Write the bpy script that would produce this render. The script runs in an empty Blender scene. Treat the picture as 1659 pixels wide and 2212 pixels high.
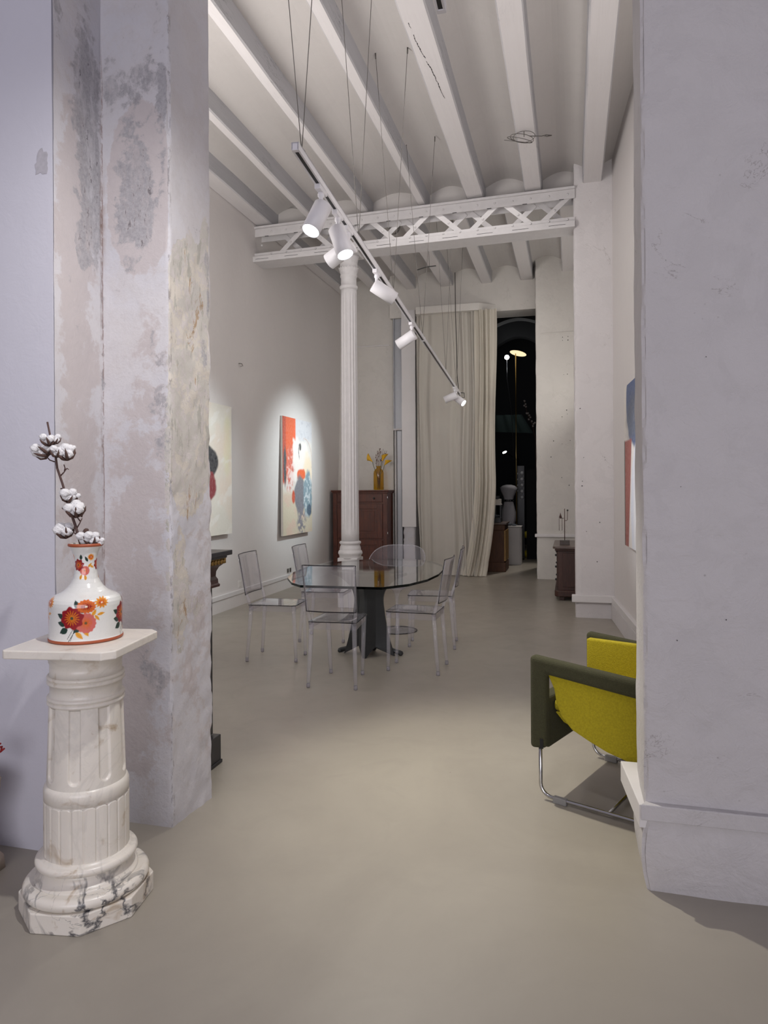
import bpy, bmesh, math, random
import numpy as np
from mathutils import Vector, Matrix
random.seed(7); rng = np.random.default_rng(7)
sc = bpy.context.scene
COL = sc.collection
R = math.radians

# ------------------------------------------------------------------ camera
YAW = R(14.8)
cd = bpy.data.cameras.new('camera'); cam = bpy.data.objects.new('camera', cd); COL.objects.link(cam)
cam.location = (0, 0, 1.45)
cam.rotation_mode = 'QUATERNION'
cam.rotation_quaternion = (Matrix.Rotation(YAW, 4, 'Z') @ Matrix.Rotation(R(90), 4, 'X') @ Matrix.Rotation(-0.006, 4, 'Z')).to_quaternion()
cd.sensor_fit = 'VERTICAL'; cd.sensor_height = 24.0; cd.lens = 24.0 * 1530 / 2212
cd.shift_x = 0.0; cd.shift_y = -(1106 - 1052) / 2212
cd.clip_start = 0.05; cd.clip_end = 100
sc.camera = cam

# ------------------------------------------------------------------ world / exposure
w = bpy.data.worlds.new('world'); sc.world = w; w.use_nodes = True
w.node_tree.nodes['Background'].inputs[0].default_value = (0.60, 0.62, 0.70, 1)
w.node_tree.nodes['Background'].inputs[1].default_value = 0.05
sc.view_settings.view_transform = 'Standard'; sc.view_settings.look = 'None'
sc.view_settings.gamma = 1.0; sc.view_settings.use_curve_mapping = False
sc.view_settings.exposure = 0.0
sc.cycles.max_bounces = 14; sc.cycles.diffuse_bounces = 6; sc.cycles.glossy_bounces = 4
sc.cycles.transmission_bounces = 8; sc.cycles.transparent_max_bounces = 48
sc.cycles.caustics_reflective = False; sc.cycles.caustics_refractive = False
sc.cycles.use_denoising = True; sc.cycles.sample_clamp_indirect = 6.0

def area(name, loc, rot, size, energy, color):
    l = bpy.data.lights.new(name, 'AREA'); l.shape = 'RECTANGLE'; l.size = size[0]; l.size_y = size[1]
    l.energy = energy; l.color = color
    o = bpy.data.objects.new(name, l); COL.objects.link(o); o.location = loc; o.rotation_euler = rot
    return o
# unseen soft fill added behind the photographer to light the front room
area('front_room_fill', (0.2, -3.3, 2.0), (R(92), 0, 0), (4.5, 2.6), 156, (0.97, 0.94, 1.0))
# unseen fill panels added behind the entrance wall to brighten the back room
area('hidden_fill', (-3.1, 3.72, 2.6), (R(125), 0, 0), (1.2, 1.8), 88, (1.0, 0.955, 0.92))
area('hidden_fill', (.60, 3.70, 2.6), (R(128), 0, R(8)), (.22, 1.6), 26, (1.0, 0.955, 0.93))
area('overhead_fill', (-1.3, 7.6, 4.6), (0, 0, 0), (1.8, 6.0), 28, (1.0, 0.96, 0.92))  # added overhead fill, no fitting hangs here

area('far_bay_fill', (.42, 9.9, 2.9), (0, R(125), 0), (1.5, 1.8), 24, (1.0, 0.96, 0.90))  # added fill hidden behind the pilaster, brightens the far bay

# ------------------------------------------------------------------ node helpers
MATS = {}
def new_mat(name):
    m = bpy.data.materials.new(name); m.use_nodes = True
    nt = m.node_tree; nt.nodes.clear()
    out = nt.nodes.new('ShaderNodeOutputMaterial')
    MATS[name] = m
    return m, nt, out
def N(nt, kind, **kw):
    n = nt.nodes.new('ShaderNode' + kind)
    for k, v in kw.items():
        if k.startswith('i_'):
            k = k[2:]; key = int(k) if k.isdigit() else k.replace('_', ' ')
            n.inputs[key].default_value = v
        else: setattr(n, k, v)
    return n
def L(nt, a, b): nt.links.new(a, b)
def rgba(c): return (c[0], c[1], c[2], 1)
def noise(nt, scale, detail=4, rough=0.55, vec=None, dist=0.0):
    n = N(nt, 'TexNoise', i_Scale=scale, i_Detail=detail, i_Roughness=rough, i_Distortion=dist)
    if vec is not None: L(nt, vec, n.inputs['Vector'])
    return n.outputs['Fac']
def ramp(nt, fac, stops):
    r = N(nt, 'ValToRGB'); cr = r.color_ramp
    while len(cr.elements) < len(stops): cr.elements.new(0.5)
    for e, (p, c) in zip(cr.elements, stops):
        e.position = p; e.color = rgba(c) if len(c) == 3 else c
    L(nt, fac, r.inputs[0]); return r.outputs[0]
def mix(nt, fac, a, b, mode='MIX'):
    n = N(nt, 'Mix', data_type='RGBA', blend_type=mode)
    if isinstance(fac, (int, float)): n.inputs[0].default_value = fac
    else: L(nt, fac, n.inputs[0])
    for i, s in ((6, a), (7, b)):
        if isinstance(s, tuple): n.inputs[i].default_value = rgba(s)
        else: L(nt, s, n.inputs[i])
    return n.outputs[2]
def mth(nt, op, a, b=None):
    n = N(nt, 'Math', operation=op)
    for i, s in ((0, a), (1, b)):
        if s is None: continue
        if isinstance(s, (int, float)): n.inputs[i].default_value = s
        else: L(nt, s, n.inputs[i])
    return n.outputs[0]
def mrange(nt, v, a, b, c=0.0, d=1.0):
    n = N(nt, 'MapRange', i_1=a, i_2=b, i_3=c, i_4=d); L(nt, v, n.inputs[0]); return n.outputs[0]
def objco(nt): return N(nt, 'TexCoord').outputs['Object']
def bump(nt, h, strength, dist=0.01):
    b = N(nt, 'Bump', i_Strength=strength, i_Distance=dist); L(nt, h, b.inputs['Height']); return b.outputs[0]
def plain(name, c, rough=0.5, metal=0.0, var=0.0, scale=20, bmp=0.0, bscale=60, coat=0.0, spec=None):
    m, nt, out = new_mat(name); b = N(nt, 'BsdfPrincipled', i_Roughness=rough, i_Metallic=metal)
    b.inputs['Base Color'].default_value = rgba(c); b.inputs['Coat Weight'].default_value = coat
    if spec is not None: b.inputs['Specular IOR Level'].default_value = spec
    co = objco(nt)
    if var:
        L(nt, mix(nt, noise(nt, scale, 5, vec=co), tuple(x * (1 - var) for x in c), tuple(min(1, x * (1 + var)) for x in c)), b.inputs['Base Color'])
    if bmp: L(nt, bump(nt, noise(nt, bscale, 6, vec=co), bmp), b.inputs['Normal'])
    L(nt, b.outputs[0], out.inputs[0]); return m
def emit(name, c, s):
    m, nt, out = new_mat(name); e = N(nt, 'Emission', i_Strength=s); e.inputs[0].default_value = rgba(c)
    L(nt, e.outputs[0], out.inputs[0]); return m

def plaster(name, c, holes=0.0, bmp=0.35, mott=0.06):
    """painted plaster: slight mottling, trowel relief, small dark chips"""
    m, nt, out = new_mat(name); b = N(nt, 'BsdfPrincipled', i_Roughness=0.72); co = objco(nt)
    base = mix(nt, noise(nt, 1.6, 6, 0.6, co, 0.4), tuple(x * (1 - mott) for x in c), tuple(x * (1 + mott * .5) for x in c))
    base = mix(nt, mrange(nt, noise(nt, 5, 5, 0.6, co, 1.0), .52, .60), base, tuple(x * (1 - mott * .55) for x in c))
    if holes:
        v = N(nt, 'TexVoronoi', i_Scale=26.0, i_Randomness=1.0); L(nt, co, v.inputs['Vector'])
        region = mrange(nt, noise(nt, 2.6, 4, 0.7, co), .56, .66)
        dot = mth(nt, 'MULTIPLY', mrange(nt, v.outputs['Distance'], .13, .06), region)
        dot = mth(nt, 'MULTIPLY', dot, mrange(nt, noise(nt, 40, 3, .6, co), .42, .55))
        base = mix(nt, mth(nt, 'MULTIPLY', dot, holes), base, (0.16, 0.14, 0.13))
        base = mix(nt, mth(nt, 'MULTIPLY', mrange(nt, noise(nt, 3.4, 9, .62, co, .5), .53, .545), .5), base, tuple(x * .93 for x in c))
        crk = mth(nt, 'MULTIPLY', mrange(nt, mth(nt, 'ABSOLUTE', mth(nt, 'SUBTRACT', noise(nt, 2.1, 7, .6, co, 1.2), .5)), .0035, .001), mrange(nt, noise(nt, 3.3, 4, .6, co), .56, .62))
        base = mix(nt, mth(nt, 'MULTIPLY', crk, .6 * holes), base, (0.2, 0.17, 0.16))
    L(nt, base, b.inputs['Base Color'])
    h = mth(nt, 'ADD', noise(nt, 9, 8, 0.62, co, .6), mth(nt, 'MULTIPLY', noise(nt, 60, 4, 0.6, co), .18))
    L(nt, bump(nt, h, bmp, .02), b.inputs['Normal'])
    L(nt, b.outputs[0], out.inputs[0]); return m

plaster('wall_white', (0.66, 0.63, 0.62), 0.0, 0.15, 0.03)
plaster('wall_far', (0.64, 0.615, 0.58), 0.6, 0.22, 0.07)
plaster('pier_plaster', (0.535, 0.515, 0.518), 0.85, 0.60, 0.075)
plaster('front_wall', (0.60, 0.595, 0.66), 0.0, 0.10, 0.03)
plaster('ceiling_paint', (0.55, 0.525, 0.51), 0.0, 0.18, 0.05)
plaster('pilaster_plaster', (0.62, 0.595, 0.60), 0.75, 0.35, 0.05)
plain('trim_paint', (0.66, 0.64, 0.64), 0.55, var=.04, scale=8, bmp=.12, bscale=12)
plain('metal_white', (0.56, 0.545, 0.55), 0.5, var=.08, scale=14, bmp=.25, bscale=30)
plain('lamp_white', (0.72, 0.71, 0.74), 0.38, var=.02)
plain('black_slot', (0.012, 0.012, 0.013), 0.4)
plain('wire_grey', (0.14, 0.13, 0.12), 0.4, metal=.5)
plain('cable_black', (0.015, 0.015, 0.015), 0.5)
plain('chrome', (0.55, 0.55, 0.56), 0.22, metal=1.0, var=.05)
plain('glide_grey', (0.24, 0.235, 0.23), 0.55)
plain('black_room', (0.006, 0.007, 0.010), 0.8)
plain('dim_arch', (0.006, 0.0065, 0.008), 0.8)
plain('socket_white', (0.62, 0.60, 0.58), 0.4)
plain('dark_iron', (0.033, 0.035, 0.037), 0.42, metal=.3, var=.15, scale=8, bmp=.06, bscale=80)
plain('ebony', (0.014, 0.015, 0.018), 0.32, var=.2)
plain('gilt', (0.32, 0.20, 0.06), 0.38, metal=.8, bmp=.2)
plain('oxblood', (0.045, 0.014, 0.012), 0.35)
plain('canvas_edge', (0.55, 0.52, 0.48), 0.8)
plain('stem_brown', (0.075, 0.038, 0.032), 0.65, var=.35, scale=40, bmp=.4, bscale=90)
plain('husk', (0.085, 0.045, 0.035), 0.8, var=.4, scale=80, bmp=.5)
plain('cotton', (0.80, 0.79, 0.80), 0.95, var=.05, bmp=.6, bscale=180)
plain('terracotta', (0.36, 0.085, 0.032), 0.45, var=.12, scale=60)
plain('berry', (0.11, 0.035, 0.02), 0.5)
plain('calla', (0.72, 0.40, 0.02), 0.45, var=.1)
plain('green_stem', (0.07, 0.08, 0.035), 0.6)
plain('rust_iron', (0.10, 0.055, 0.05), 0.6, metal=.3)
plain('stone_grey', (0.10, 0.085, 0.08), 0.8, var=.3)
plain('plinth_white', (0.60, 0.575, 0.565), 0.5)
plain('yellow_paint', (0.62, 0.50, 0.03), 0.5)
plain('cloth_green', (0.025, 0.044, 0.042), 0.9)
plain('cloth_white', (0.42, 0.41, 0.44), 0.9, var=.1)
plain('cloth_grey', (0.11, 0.125, 0.145), 0.9, var=.3)
plain('brass', (0.55, 0.38, 0.14), 0.35, metal=1)
plain('coral_red', (0.32, 0.02, 0.02), 0.6)
plain('soft_stone', (0.42, 0.35, 0.29), 0.7, var=.2)
plain('felt_dark', (0.048, 0.047, 0.020), 0.95, var=.45, scale=160, bmp=.5, bscale=260)
plain('felt_yellow', (0.44, 0.36, 0.010), 0.95, var=.32, scale=120, bmp=.6, bscale=240)
plain('tag_black', (0.008, 0.008, 0.008), 0.5)
plain('tag_grey', (0.2, 0.2, 0.2), 0.5)
emit('lens_glow', (0.93, 1.0, 1.0), 14)
emit('bulb_glow', (1.0, 0.98, 0.94), 12)
emit('disc_glow', (1.0, 0.82, 0.50), 1.1)

def wood(name, a, b_, rough=.4, scale=(6, 6, .8), coat=.15):
    m, nt, out = new_mat(name); b = N(nt, 'BsdfPrincipled', i_Roughness=rough); b.inputs['Coat Weight'].default_value = coat
    mp = N(nt, 'Mapping'); mp.inputs['Scale'].default_value = scale; L(nt, objco(nt), mp.inputs[0])
    n = noise(nt, 5, 8, .65, mp.outputs[0], 1.5)
    L(nt, ramp(nt, n, [(.3, a), (.72, b_)]), b.inputs['Base Color'])
    L(nt, bump(nt, n, .08), b.inputs['Normal']); L(nt, b.outputs[0], out.inputs[0]); return m
wood('mahogany', (0.036, 0.008, 0.004), (0.125, 0.026, 0.009))
wood('walnut', (0.026, 0.009, 0.006), (0.070, 0.025, 0.016), .5, coat=0)
wood('walnut_top', (0.07, 0.045, 0.038), (0.13, 0.09, 0.075), .35)
wood('oak_dark', (0.045, 0.014, 0.004), (0.10, 0.036, 0.010), .6, coat=0)
wood('honey_wood', (0.20, 0.10, 0.02), (0.34, 0.19, 0.05), .5, coat=0)

def marble():
    m, nt, out = new_mat('marble'); b = N(nt, 'BsdfPrincipled', i_Roughness=.30)
    b.inputs['Subsurface Weight'].default_value = 0.12; b.inputs['Subsurface Radius'].default_value = (.02, .014, .01); b.inputs['Subsurface Scale'].default_value = .6
    co = objco(nt)
    base = mix(nt, noise(nt, 3.5, 5, .55, co, .6), (0.68, 0.63, 0.555), (0.82, 0.785, 0.72))
    base = mix(nt, mrange(nt, noise(nt, 9, 4, .6, co, .8), .60, .74), base, (0.46, 0.36, 0.25))
    # thin grey veins, gathered in the lowest blocks
    v = mth(nt, 'ABSOLUTE', mth(nt, 'SUBTRACT', noise(nt, 2.6, 5, .55, co, 1.4), .5))
    vein = mth(nt, 'MAXIMUM', mrange(nt, v, .030, .0), mth(nt, 'MULTIPLY', mrange(nt, mth(nt, 'ABSOLUTE', mth(nt, 'SUBTRACT', noise(nt, 7.5, 5, .55, co, .9), .5)), .008, .0), .6))
    sep = N(nt, 'SeparateXYZ'); L(nt, co, sep.inputs[0])
    low = mth(nt, 'MULTIPLY', mrange(nt, sep.outputs[2], .20, .10), mrange(nt, noise(nt, 4, 2, .5, co), .40, .55))
    vein = mth(nt, 'MULTIPLY', vein, mth(nt, 'ADD', mth(nt, 'MULTIPLY', low, .9), .10))
    base = mix(nt, vein, base, (0.07, 0.07, 0.08))
    L(nt, base, b.inputs['Base Color'])
    L(nt, bump(nt, noise(nt, 30, 5, .6, co), .06), b.inputs['Normal'])
    L(nt, b.outputs[0], out.inputs[0])
marble()

def floor_mat():
    m, nt, out = new_mat('resin_floor'); b = N(nt, 'BsdfPrincipled', i_IOR=1.45); co = objco(nt)
    mp = N(nt, 'Mapping'); mp.inputs['Scale'].default_value = (1, 1.0, 1); L(nt, co, mp.inputs[0])
    n1 = noise(nt, .9, 6, .6, mp.outputs[0], 1.2); n2 = noise(nt, 4.5, 6, .6, mp.outputs[0], .8)
    c = mix(nt, mrange(nt, n1, .3, .7), (0.300, 0.272, 0.231), (0.345, 0.315, 0.266))
    c = mix(nt, mth(nt, 'MULTIPLY', mrange(nt, n2, .5, .75), .35), c, (0.285, 0.26, 0.221))
    v = N(nt, 'TexVoronoi', i_Scale=2.6); L(nt, co, v.inputs['Vector'])
    c = mix(nt, mth(nt, 'MULTIPLY', mrange(nt, v.outputs['Distance'], .012, .008), .7), c, (0.12, 0.10, 0.09))
    L(nt, c, b.inputs['Base Color'])
    L(nt, mrange(nt, n2, .3, .7, .30, .38), b.inputs['Roughness'])
    L(nt, bump(nt, mth(nt, 'ADD', n2, mth(nt, 'MULTIPLY', noise(nt, 1.8, 3, .5, co), 1.5)), .030, .02), b.inputs['Normal'])
    L(nt, b.outputs[0], out.inputs[0])
floor_mat()

def clear_mat(name, tint, edge, gloss=1.0, body=0.0, lo=.35):
    """clear acrylic or glass sheet: see-through face on, darker where seen along its edge, with Fresnel reflection"""
    m, nt, out = new_mat(name)
    lw = N(nt, 'LayerWeight', i_Blend=0.25)
    col = mix(nt, mrange(nt, lw.outputs['Facing'], lo, 1.0), tint, edge)
    t = N(nt, 'BsdfTransparent'); L(nt, col, t.inputs[0])
    g = N(nt, 'BsdfGlossy', i_Roughness=.04)
    fr = N(nt, 'Fresnel', i_IOR=1.49)
    m1 = N(nt, 'MixShader'); geo = N(nt, 'NewGeometry'); front = mth(nt, 'SUBTRACT', 1.0, geo.outputs['Backfacing'])
    L(nt, mth(nt, 'MULTIPLY', mth(nt, 'MULTIPLY', fr.outputs[0], gloss), front), m1.inputs[0])
    L(nt, t.outputs[0], m1.inputs[1]); L(nt, g.outputs[0], m1.inputs[2])
    if body:
        d = N(nt, 'BsdfDiffuse'); d.inputs[0].default_value = (0.8, .79, .85, 1)
        m2 = N(nt, 'MixShader', i_0=body); L(nt, m1.outputs[0], m2.inputs[1]); L(nt, d.outputs[0], m2.inputs[2])
        L(nt, m2.outputs[0], out.inputs[0])
    else: L(nt, m1.outputs[0], out.inputs[0])
    return m
clear_mat('acrylic', (.955, .95, .962), (.66, .63, .68), 1.3, .07)
clear_mat('acrylic_edge', (.16, .145, .175), (.08, .07, .09), .7, .02)
clear_mat('acrylic_leg', (.965, .96, .975), (.10, .09, .12), 1.0, .15, .30)
clear_mat('acrylic_pad', (.6, .57, .6), (.3, .28, .32), 1.0, .25)
clear_mat('table_glass', (.93, .955, .945), (.86, .92, .90), 1.5, 0)
clear_mat('table_glass_edge', (.02, .035, .032), (.01, .018, .016), .6, 0)
clear_mat('yellow_glass', (.93, .80, .22), (.72, .52, .03), .9, .02)
clear_mat('lens_glass', (.95, .97, .98), (.8, .8, .8), 1.0, 0)

def attr_mat(name, rough=.5, bmp=.1, bs=60, coat=0.0, var=.0):
    m, nt, out = new_mat(name); b = N(nt, 'BsdfPrincipled', i_Roughness=rough); b.inputs['Coat Weight'].default_value = coat
    a = N(nt, 'Attribute'); a.attribute_name = 'Col'; co = objco(nt)
    c = a.outputs['Color']
    if var: c = mix(nt, mrange(nt, noise(nt, bs * .7, 5, .6, co), .3, .7), c, mix(nt, var, c, (0.9, .88, .85)))
    L(nt, c, b.inputs['Base Color']); L(nt, bump(nt, noise(nt, bs, 6, .6, co), bmp), b.inputs['Normal'])
    L(nt, b.outputs[0], out.inputs[0]); return m
attr_mat('oil_paint', .5, .35, 40, 0, .12)
attr_mat('glazed_ceramic', .16, .03, 90, .5)

def stained():
    """old plaster whose paint layers are laid bare in patches; attribute W holds three patch weights"""
    m, nt, out = new_mat('stained_plaster'); b = N(nt, 'BsdfPrincipled', i_Roughness=.78); co = objco(nt)
    a = N(nt, 'Attribute'); a.attribute_name = 'W'; s = N(nt, 'SeparateColor'); L(nt, a.outputs['Color'], s.inputs[0])
    na = noise(nt, 7, 9, .62, co, .5); nb = noise(nt, 26, 9, .68, co, .3); n2 = noise(nt, 60, 8, .72, co, .2); n3 = noise(nt, 2.2, 5, .6, co)
    n1 = mth(nt, 'ADD', mth(nt, 'MULTIPLY', na, .62), mth(nt, 'MULTIPLY', nb, .38))
    mp = N(nt, 'Mapping'); mp.inputs['Scale'].default_value = (1, 1, .30); L(nt, co, mp.inputs[0])
    n4 = noise(nt, 46, 10, .78, mp.outputs[0], .3); n5 = noise(nt, 17, 8, .7, mp.outputs[0], .2)
    def mask(chan, lo, hi, amp=1.0):
        v = mth(nt, 'ADD', s.outputs[chan], mth(nt, 'MULTIPLY', mth(nt, 'SUBTRACT', n1, .5), amp * 3.4))
        return mrange(nt, v, lo, hi)
    white = mix(nt, mrange(nt, n3, .3, .7), (0.54, 0.535, 0.575), (0.60, 0.58, 0.59))
    white = mix(nt, mth(nt, 'MULTIPLY', mrange(nt, n1, .46, .56), .45), white, (0.53, 0.50, 0.50))
    white = mix(nt, mth(nt, 'MULTIPLY', mrange(nt, n2, .58, .66), .25), white, (0.42, 0.40, 0.42))
    # green channel: pinkish beige ground
    g = mask(1, .40, .60, .9)
    c = mix(nt, mth(nt, 'MULTIPLY', g, .80), white, mix(nt, nb, (0.535, 0.475, 0.46), (0.46, 0.42, 0.425)))
    # blue channel: lime layers laid bare, cream, grey green and rust
    p = mask(2, .48, .52, .7)
    cream = mix(nt, mrange(nt, na, .47, .50), (0.60, 0.555, 0.49), (0.53, 0.505, 0.465))
    cream = mix(nt, mrange(nt, nb, .53, .55), cream, (0.56, 0.52, 0.50))
    cream = mix(nt, mth(nt, 'MULTIPLY', mrange(nt, n5, .57, .60), .75), cream, (0.385, 0.375, 0.33))
    cream = mix(nt, mth(nt, 'MULTIPLY', mrange(nt, noise(nt, 11, 8, .7, mp.outputs[0], .8), .615, .65), .8), cream, (0.36, 0.23, 0.12))
    cream = mix(nt, mth(nt, 'MULTIPLY', mrange(nt, n4, .64, .68), .6), cream, (0.17, 0.14, 0.12))
    c = mix(nt, p, c, cream)
    # red channel: grey stain, flecked with the coat above
    r = mth(nt, 'MULTIPLY', mask(0, .42, .60, 1.0), mrange(nt, n5, .36, .50, .30, 1.0))
    r = mth(nt, 'MULTIPLY', r, mrange(nt, n4, .60, .52, .35, 1.0))
    stain = mix(nt, mrange(nt, n2, .35, .65), (0.275, 0.268, 0.285), (0.42, 0.41, 0.43))
    c = mix(nt, mth(nt, 'MULTIPLY', r, .88), c, stain)
    spk = mth(nt, 'MULTIPLY', mask(0, .60, .75, .6), mrange(nt, n4, .57, .61))
    c = mix(nt, mth(nt, 'MULTIPLY', spk, .8), c, (0.11, 0.10, 0.11))
    # broken rusty joint where the return meets the face, chipped arris on the right
    sp = N(nt, 'SeparateXYZ'); L(nt, co, sp.inputs[0])
    dj = mth(nt, 'ABSOLUTE', mth(nt, 'ADD', mth(nt, 'ADD', sp.outputs[0], 1.981), mth(nt, 'MULTIPLY', mth(nt, 'SUBTRACT', nb, .5), .012)))
    zf = mth(nt, 'MULTIPLY', mrange(nt, sp.outputs[2], 3.4, 3.2), mrange(nt, sp.outputs[2], .5, .9))
    yf = mrange(nt, sp.outputs[1], 2.672, 2.684)
    jn = mth(nt, 'MULTIPLY', mth(nt, 'MULTIPLY', mrange(nt, dj, .0045, .001), yf), mth(nt, 'MULTIPLY', zf, mrange(nt, n4, .44, .52)))
    jw = mth(nt, 'MULTIPLY', mth(nt, 'MULTIPLY', mrange(nt, dj, .022, .004), yf), mth(nt, 'MULTIPLY', mrange(nt, mth(nt, 'ABSOLUTE', mth(nt, 'SUBTRACT', sp.outputs[2], 2.62)), .26, .05), mrange(nt, n1, .42, .52)))
    c = mix(nt, mth(nt, 'MULTIPLY', jw, .6), c, (0.33, 0.25, 0.22)); c = mix(nt, mth(nt, 'MULTIPLY', jn, .75), c, (0.20, 0.12, 0.10))
    dk = mth(nt, 'ABSOLUTE', mth(nt, 'ADD', sp.outputs[0], 1.654))
    arr = mth(nt, 'MULTIPLY', mth(nt, 'MULTIPLY', mrange(nt, dk, .007, .003), mrange(nt, sp.outputs[1], 2.71, 2.70)), mrange(nt, n4, .52, .57))
    c = mix(nt, mth(nt, 'MULTIPLY', arr, .6), c, (0.17, 0.15, 0.15))
    L(nt, c, b.inputs['Base Color'])
    h = mth(nt, 'ADD', mth(nt, 'MULTIPLY', n1, 1.0), mth(nt, 'MULTIPLY', n2, .25))
    h = mth(nt, 'SUBTRACT', h, mth(nt, 'MULTIPLY', p, .22))
    h = mth(nt, 'SUBTRACT', h, mth(nt, 'MULTIPLY', g, .04))
    h = mth(nt, 'SUBTRACT', h, mth(nt, 'MULTIPLY', p, mth(nt, 'MULTIPLY', mrange(nt, nb, .53, .55), -.10)))
    L(nt, bump(nt, h, .42, .016), b.inputs['Normal'])
    L(nt, b.outputs[0], out.inputs[0])
stained()

def cloth(name, c1, c2, trans):
    m, nt, out = new_mat(name); co = objco(nt)
    d = N(nt, 'BsdfDiffuse'); t = N(nt, 'BsdfTranslucent'); c = mix(nt, noise(nt, 3, 5, .6, co), c1, c2)
    L(nt, c, d.inputs[0]); L(nt, c, t.inputs[0])
    wv = noise(nt, 260, 2, .5, co); bb = bump(nt, wv, .08); L(nt, bb, d.inputs['Normal'])
    ms = N(nt, 'MixShader', i_0=trans); L(nt, d.outputs[0], ms.inputs[1]); L(nt, t.outputs[0], ms.inputs[2]); L(nt, ms.outputs[0], out.inputs[0])
cloth('curtain_linen', (0.56, 0.53, 0.48), (0.61, 0.58, 0.525), .15)
cloth('curtain_cream', (0.60, 0.56, 0.485), (0.66, 0.62, 0.54), .15)

# ------------------------------------------------------------------ mesh helpers
class MB:
    def __init__(s): s.v = []; s.f = []; s.mi = []; s.sm = []
    def add(s, vs, fs, mi=0, smooth=False, M=None):
        o = len(s.v)
        for p in vs:
            p = Vector(p)
            s.v.append(tuple(M @ p) if M is not None else tuple(p))
        for f in fs: s.f.append([i + o for i in f]); s.mi.append(mi); s.sm.append(smooth)
        return s
    def box(s, x0, x1, y0, y1, z0, z1, mi=0, M=None):
        vs = [(x, y, z) for z in (z0, z1) for y in (y0, y1) for x in (x0, x1)]
        return s.add(vs, [(0, 2, 3, 1), (4, 5, 7, 6), (0, 1, 5, 4), (2, 6, 7, 3), (0, 4, 6, 2), (1, 3, 7, 5)], mi, False, M)
    def prism(s, poly, z0, z1, mi=0, mi_side=None, M=None):
        n = len(poly); vs = [(x, y, z0) for x, y in poly] + [(x, y, z1) for x, y in poly]
        s.add(vs, [tuple(range(n - 1, -1, -1)), tuple(range(n, 2 * n))], mi, False, M)
        return s.add(vs, [(i, (i + 1) % n, n + (i + 1) % n, n + i) for i in range(n)], mi if mi_side is None else mi_side, False, M)
    def lathe(s, prof, n=48, mi=0, M=None, rf=None, cap=True, smooth=True):
        vs = []; fs = []; k = len(prof)
        for (r, z) in prof:
            for i in range(n):
                a = 2 * math.pi * i / n; rr = r if rf is None else rf(a, r, z)
                vs.append((rr * math.cos(a), rr * math.sin(a), z))
        for j in range(k - 1):
            for i in range(n):
                fs.append((j * n + i, j * n + (i + 1) % n, (j + 1) * n + (i + 1) % n, (j + 1) * n + i))
        s.add(vs, fs, mi, smooth, M)
        if cap:
            if prof[0][0] > 1e-4: s.add(vs[:n], [tuple(range(n - 1, -1, -1))], mi, False, M)
            if prof[-1][0] > 1e-4: s.add(vs[-n:], [tuple(range(n))], mi, False, M)
        return s
    def tube(s, pts, r, n=8, mi=0, M=None, closed=False, smooth=True):
        pts = [Vector(p) for p in pts]; k = len(pts); rs = r if isinstance(r, (list, tuple)) else [r] * k
        vs = []; up = None
        for i, p in enumerate(pts):
            a = pts[i - 1] if (i > 0 or closed) else p; b = pts[(i + 1) % k] if (i < k - 1 or closed) else p
            t = (b - a).normalized()
            if up is None: up = Vector((0, 0, 1)) if abs(t.z) < .9 else Vector((1, 0, 0))
            x = t.cross(up)
            if x.length < 1e-5: x = t.orthogonal()
            x.normalize(); y = x.cross(t).normalized(); up = y
            for j in range(n):
                an = 2 * math.pi * j / n; vs.append(p + (x * math.cos(an) + y * math.sin(an)) * rs[i])
        fs = [(i * n + j, i * n + (j + 1) % n, ((i + 1) % k) * n + (j + 1) % n, ((i + 1) % k) * n + j) for i in range(k if closed else k - 1) for j in range(n)]
        s.add(vs, fs, mi, smooth, M)
        if not closed: s.add(vs[:n], [tuple(range(n))], mi, False, M); s.add(vs[-n:], [tuple(range(n - 1, -1, -1))], mi, False, M)
        return s
    def grid(s, fn, nu, nv, mi=0, smooth=True, M=None):
        vs = [fn(i / nu, j / nv) for j in range(nv + 1) for i in range(nu + 1)]; k = nu + 1
        return s.add(vs, [(j * k + i, j * k + i + 1, (j + 1) * k + i + 1, (j + 1) * k + i) for j in range(nv) for i in range(nu)], mi, smooth, M)
    def ball(s, c, r, n=10, m=8, mi=0, sx=(1, 1, 1), M=None, wob=0):
        def fn(u, v):
            a = 2 * math.pi * u; b = math.pi * v
            k = r * (1 + wob * math.sin(3 * a + 5 * b) * math.sin(b))
            return (c[0] + k * sx[0] * math.cos(a) * math.sin(b), c[1] + k * sx[1] * math.sin(a) * math.sin(b), c[2] - k * sx[2] * math.cos(b))
        return s.grid(fn, n, m, mi, True, M)
    def build(s, name, mats, parent=None, bevel=0.0, seg=2, loc=None, fix=True):
        me = bpy.data.meshes.new(name); me.from_pydata(s.v, [], s.f)
        for m in (mats if isinstance(mats, (list, tuple)) else [mats]): me.materials.append(MATS[m])
        me.polygons.foreach_set('material_index', s.mi); me.polygons.foreach_set('use_smooth', s.sm)
        if fix or bevel:
            b = bmesh.new(); b.from_mesh(me); bmesh.ops.remove_doubles(b, verts=b.verts, dist=1e-5)
            bmesh.ops.recalc_face_normals(b, faces=b.faces); b.to_mesh(me); b.free()
        o = bpy.data.objects.new(name, me); COL.objects.link(o)
        if parent is not None: o.parent = parent
        if loc: o.location = loc
        if bevel:
            md = o.modifiers.new('bevel', 'BEVEL'); md.width = bevel; md.segments = seg; md.limit_method = 'ANGLE'; md.angle_limit = R(35)
        return o
def empty(name, loc=(0, 0, 0), rz=0.0):
    o = bpy.data.objects.new(name, None); COL.objects.link(o); o.location = loc; o.rotation_euler = (0, 0, rz); o.empty_display_size = .1; return o
def tag(o, label=None, cat=None, group=None, kind=None):
    if label: o['label'] = label
    if cat: o['category'] = cat
    if group: o['group'] = group
    if kind: o['kind'] = kind
    return o
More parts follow.
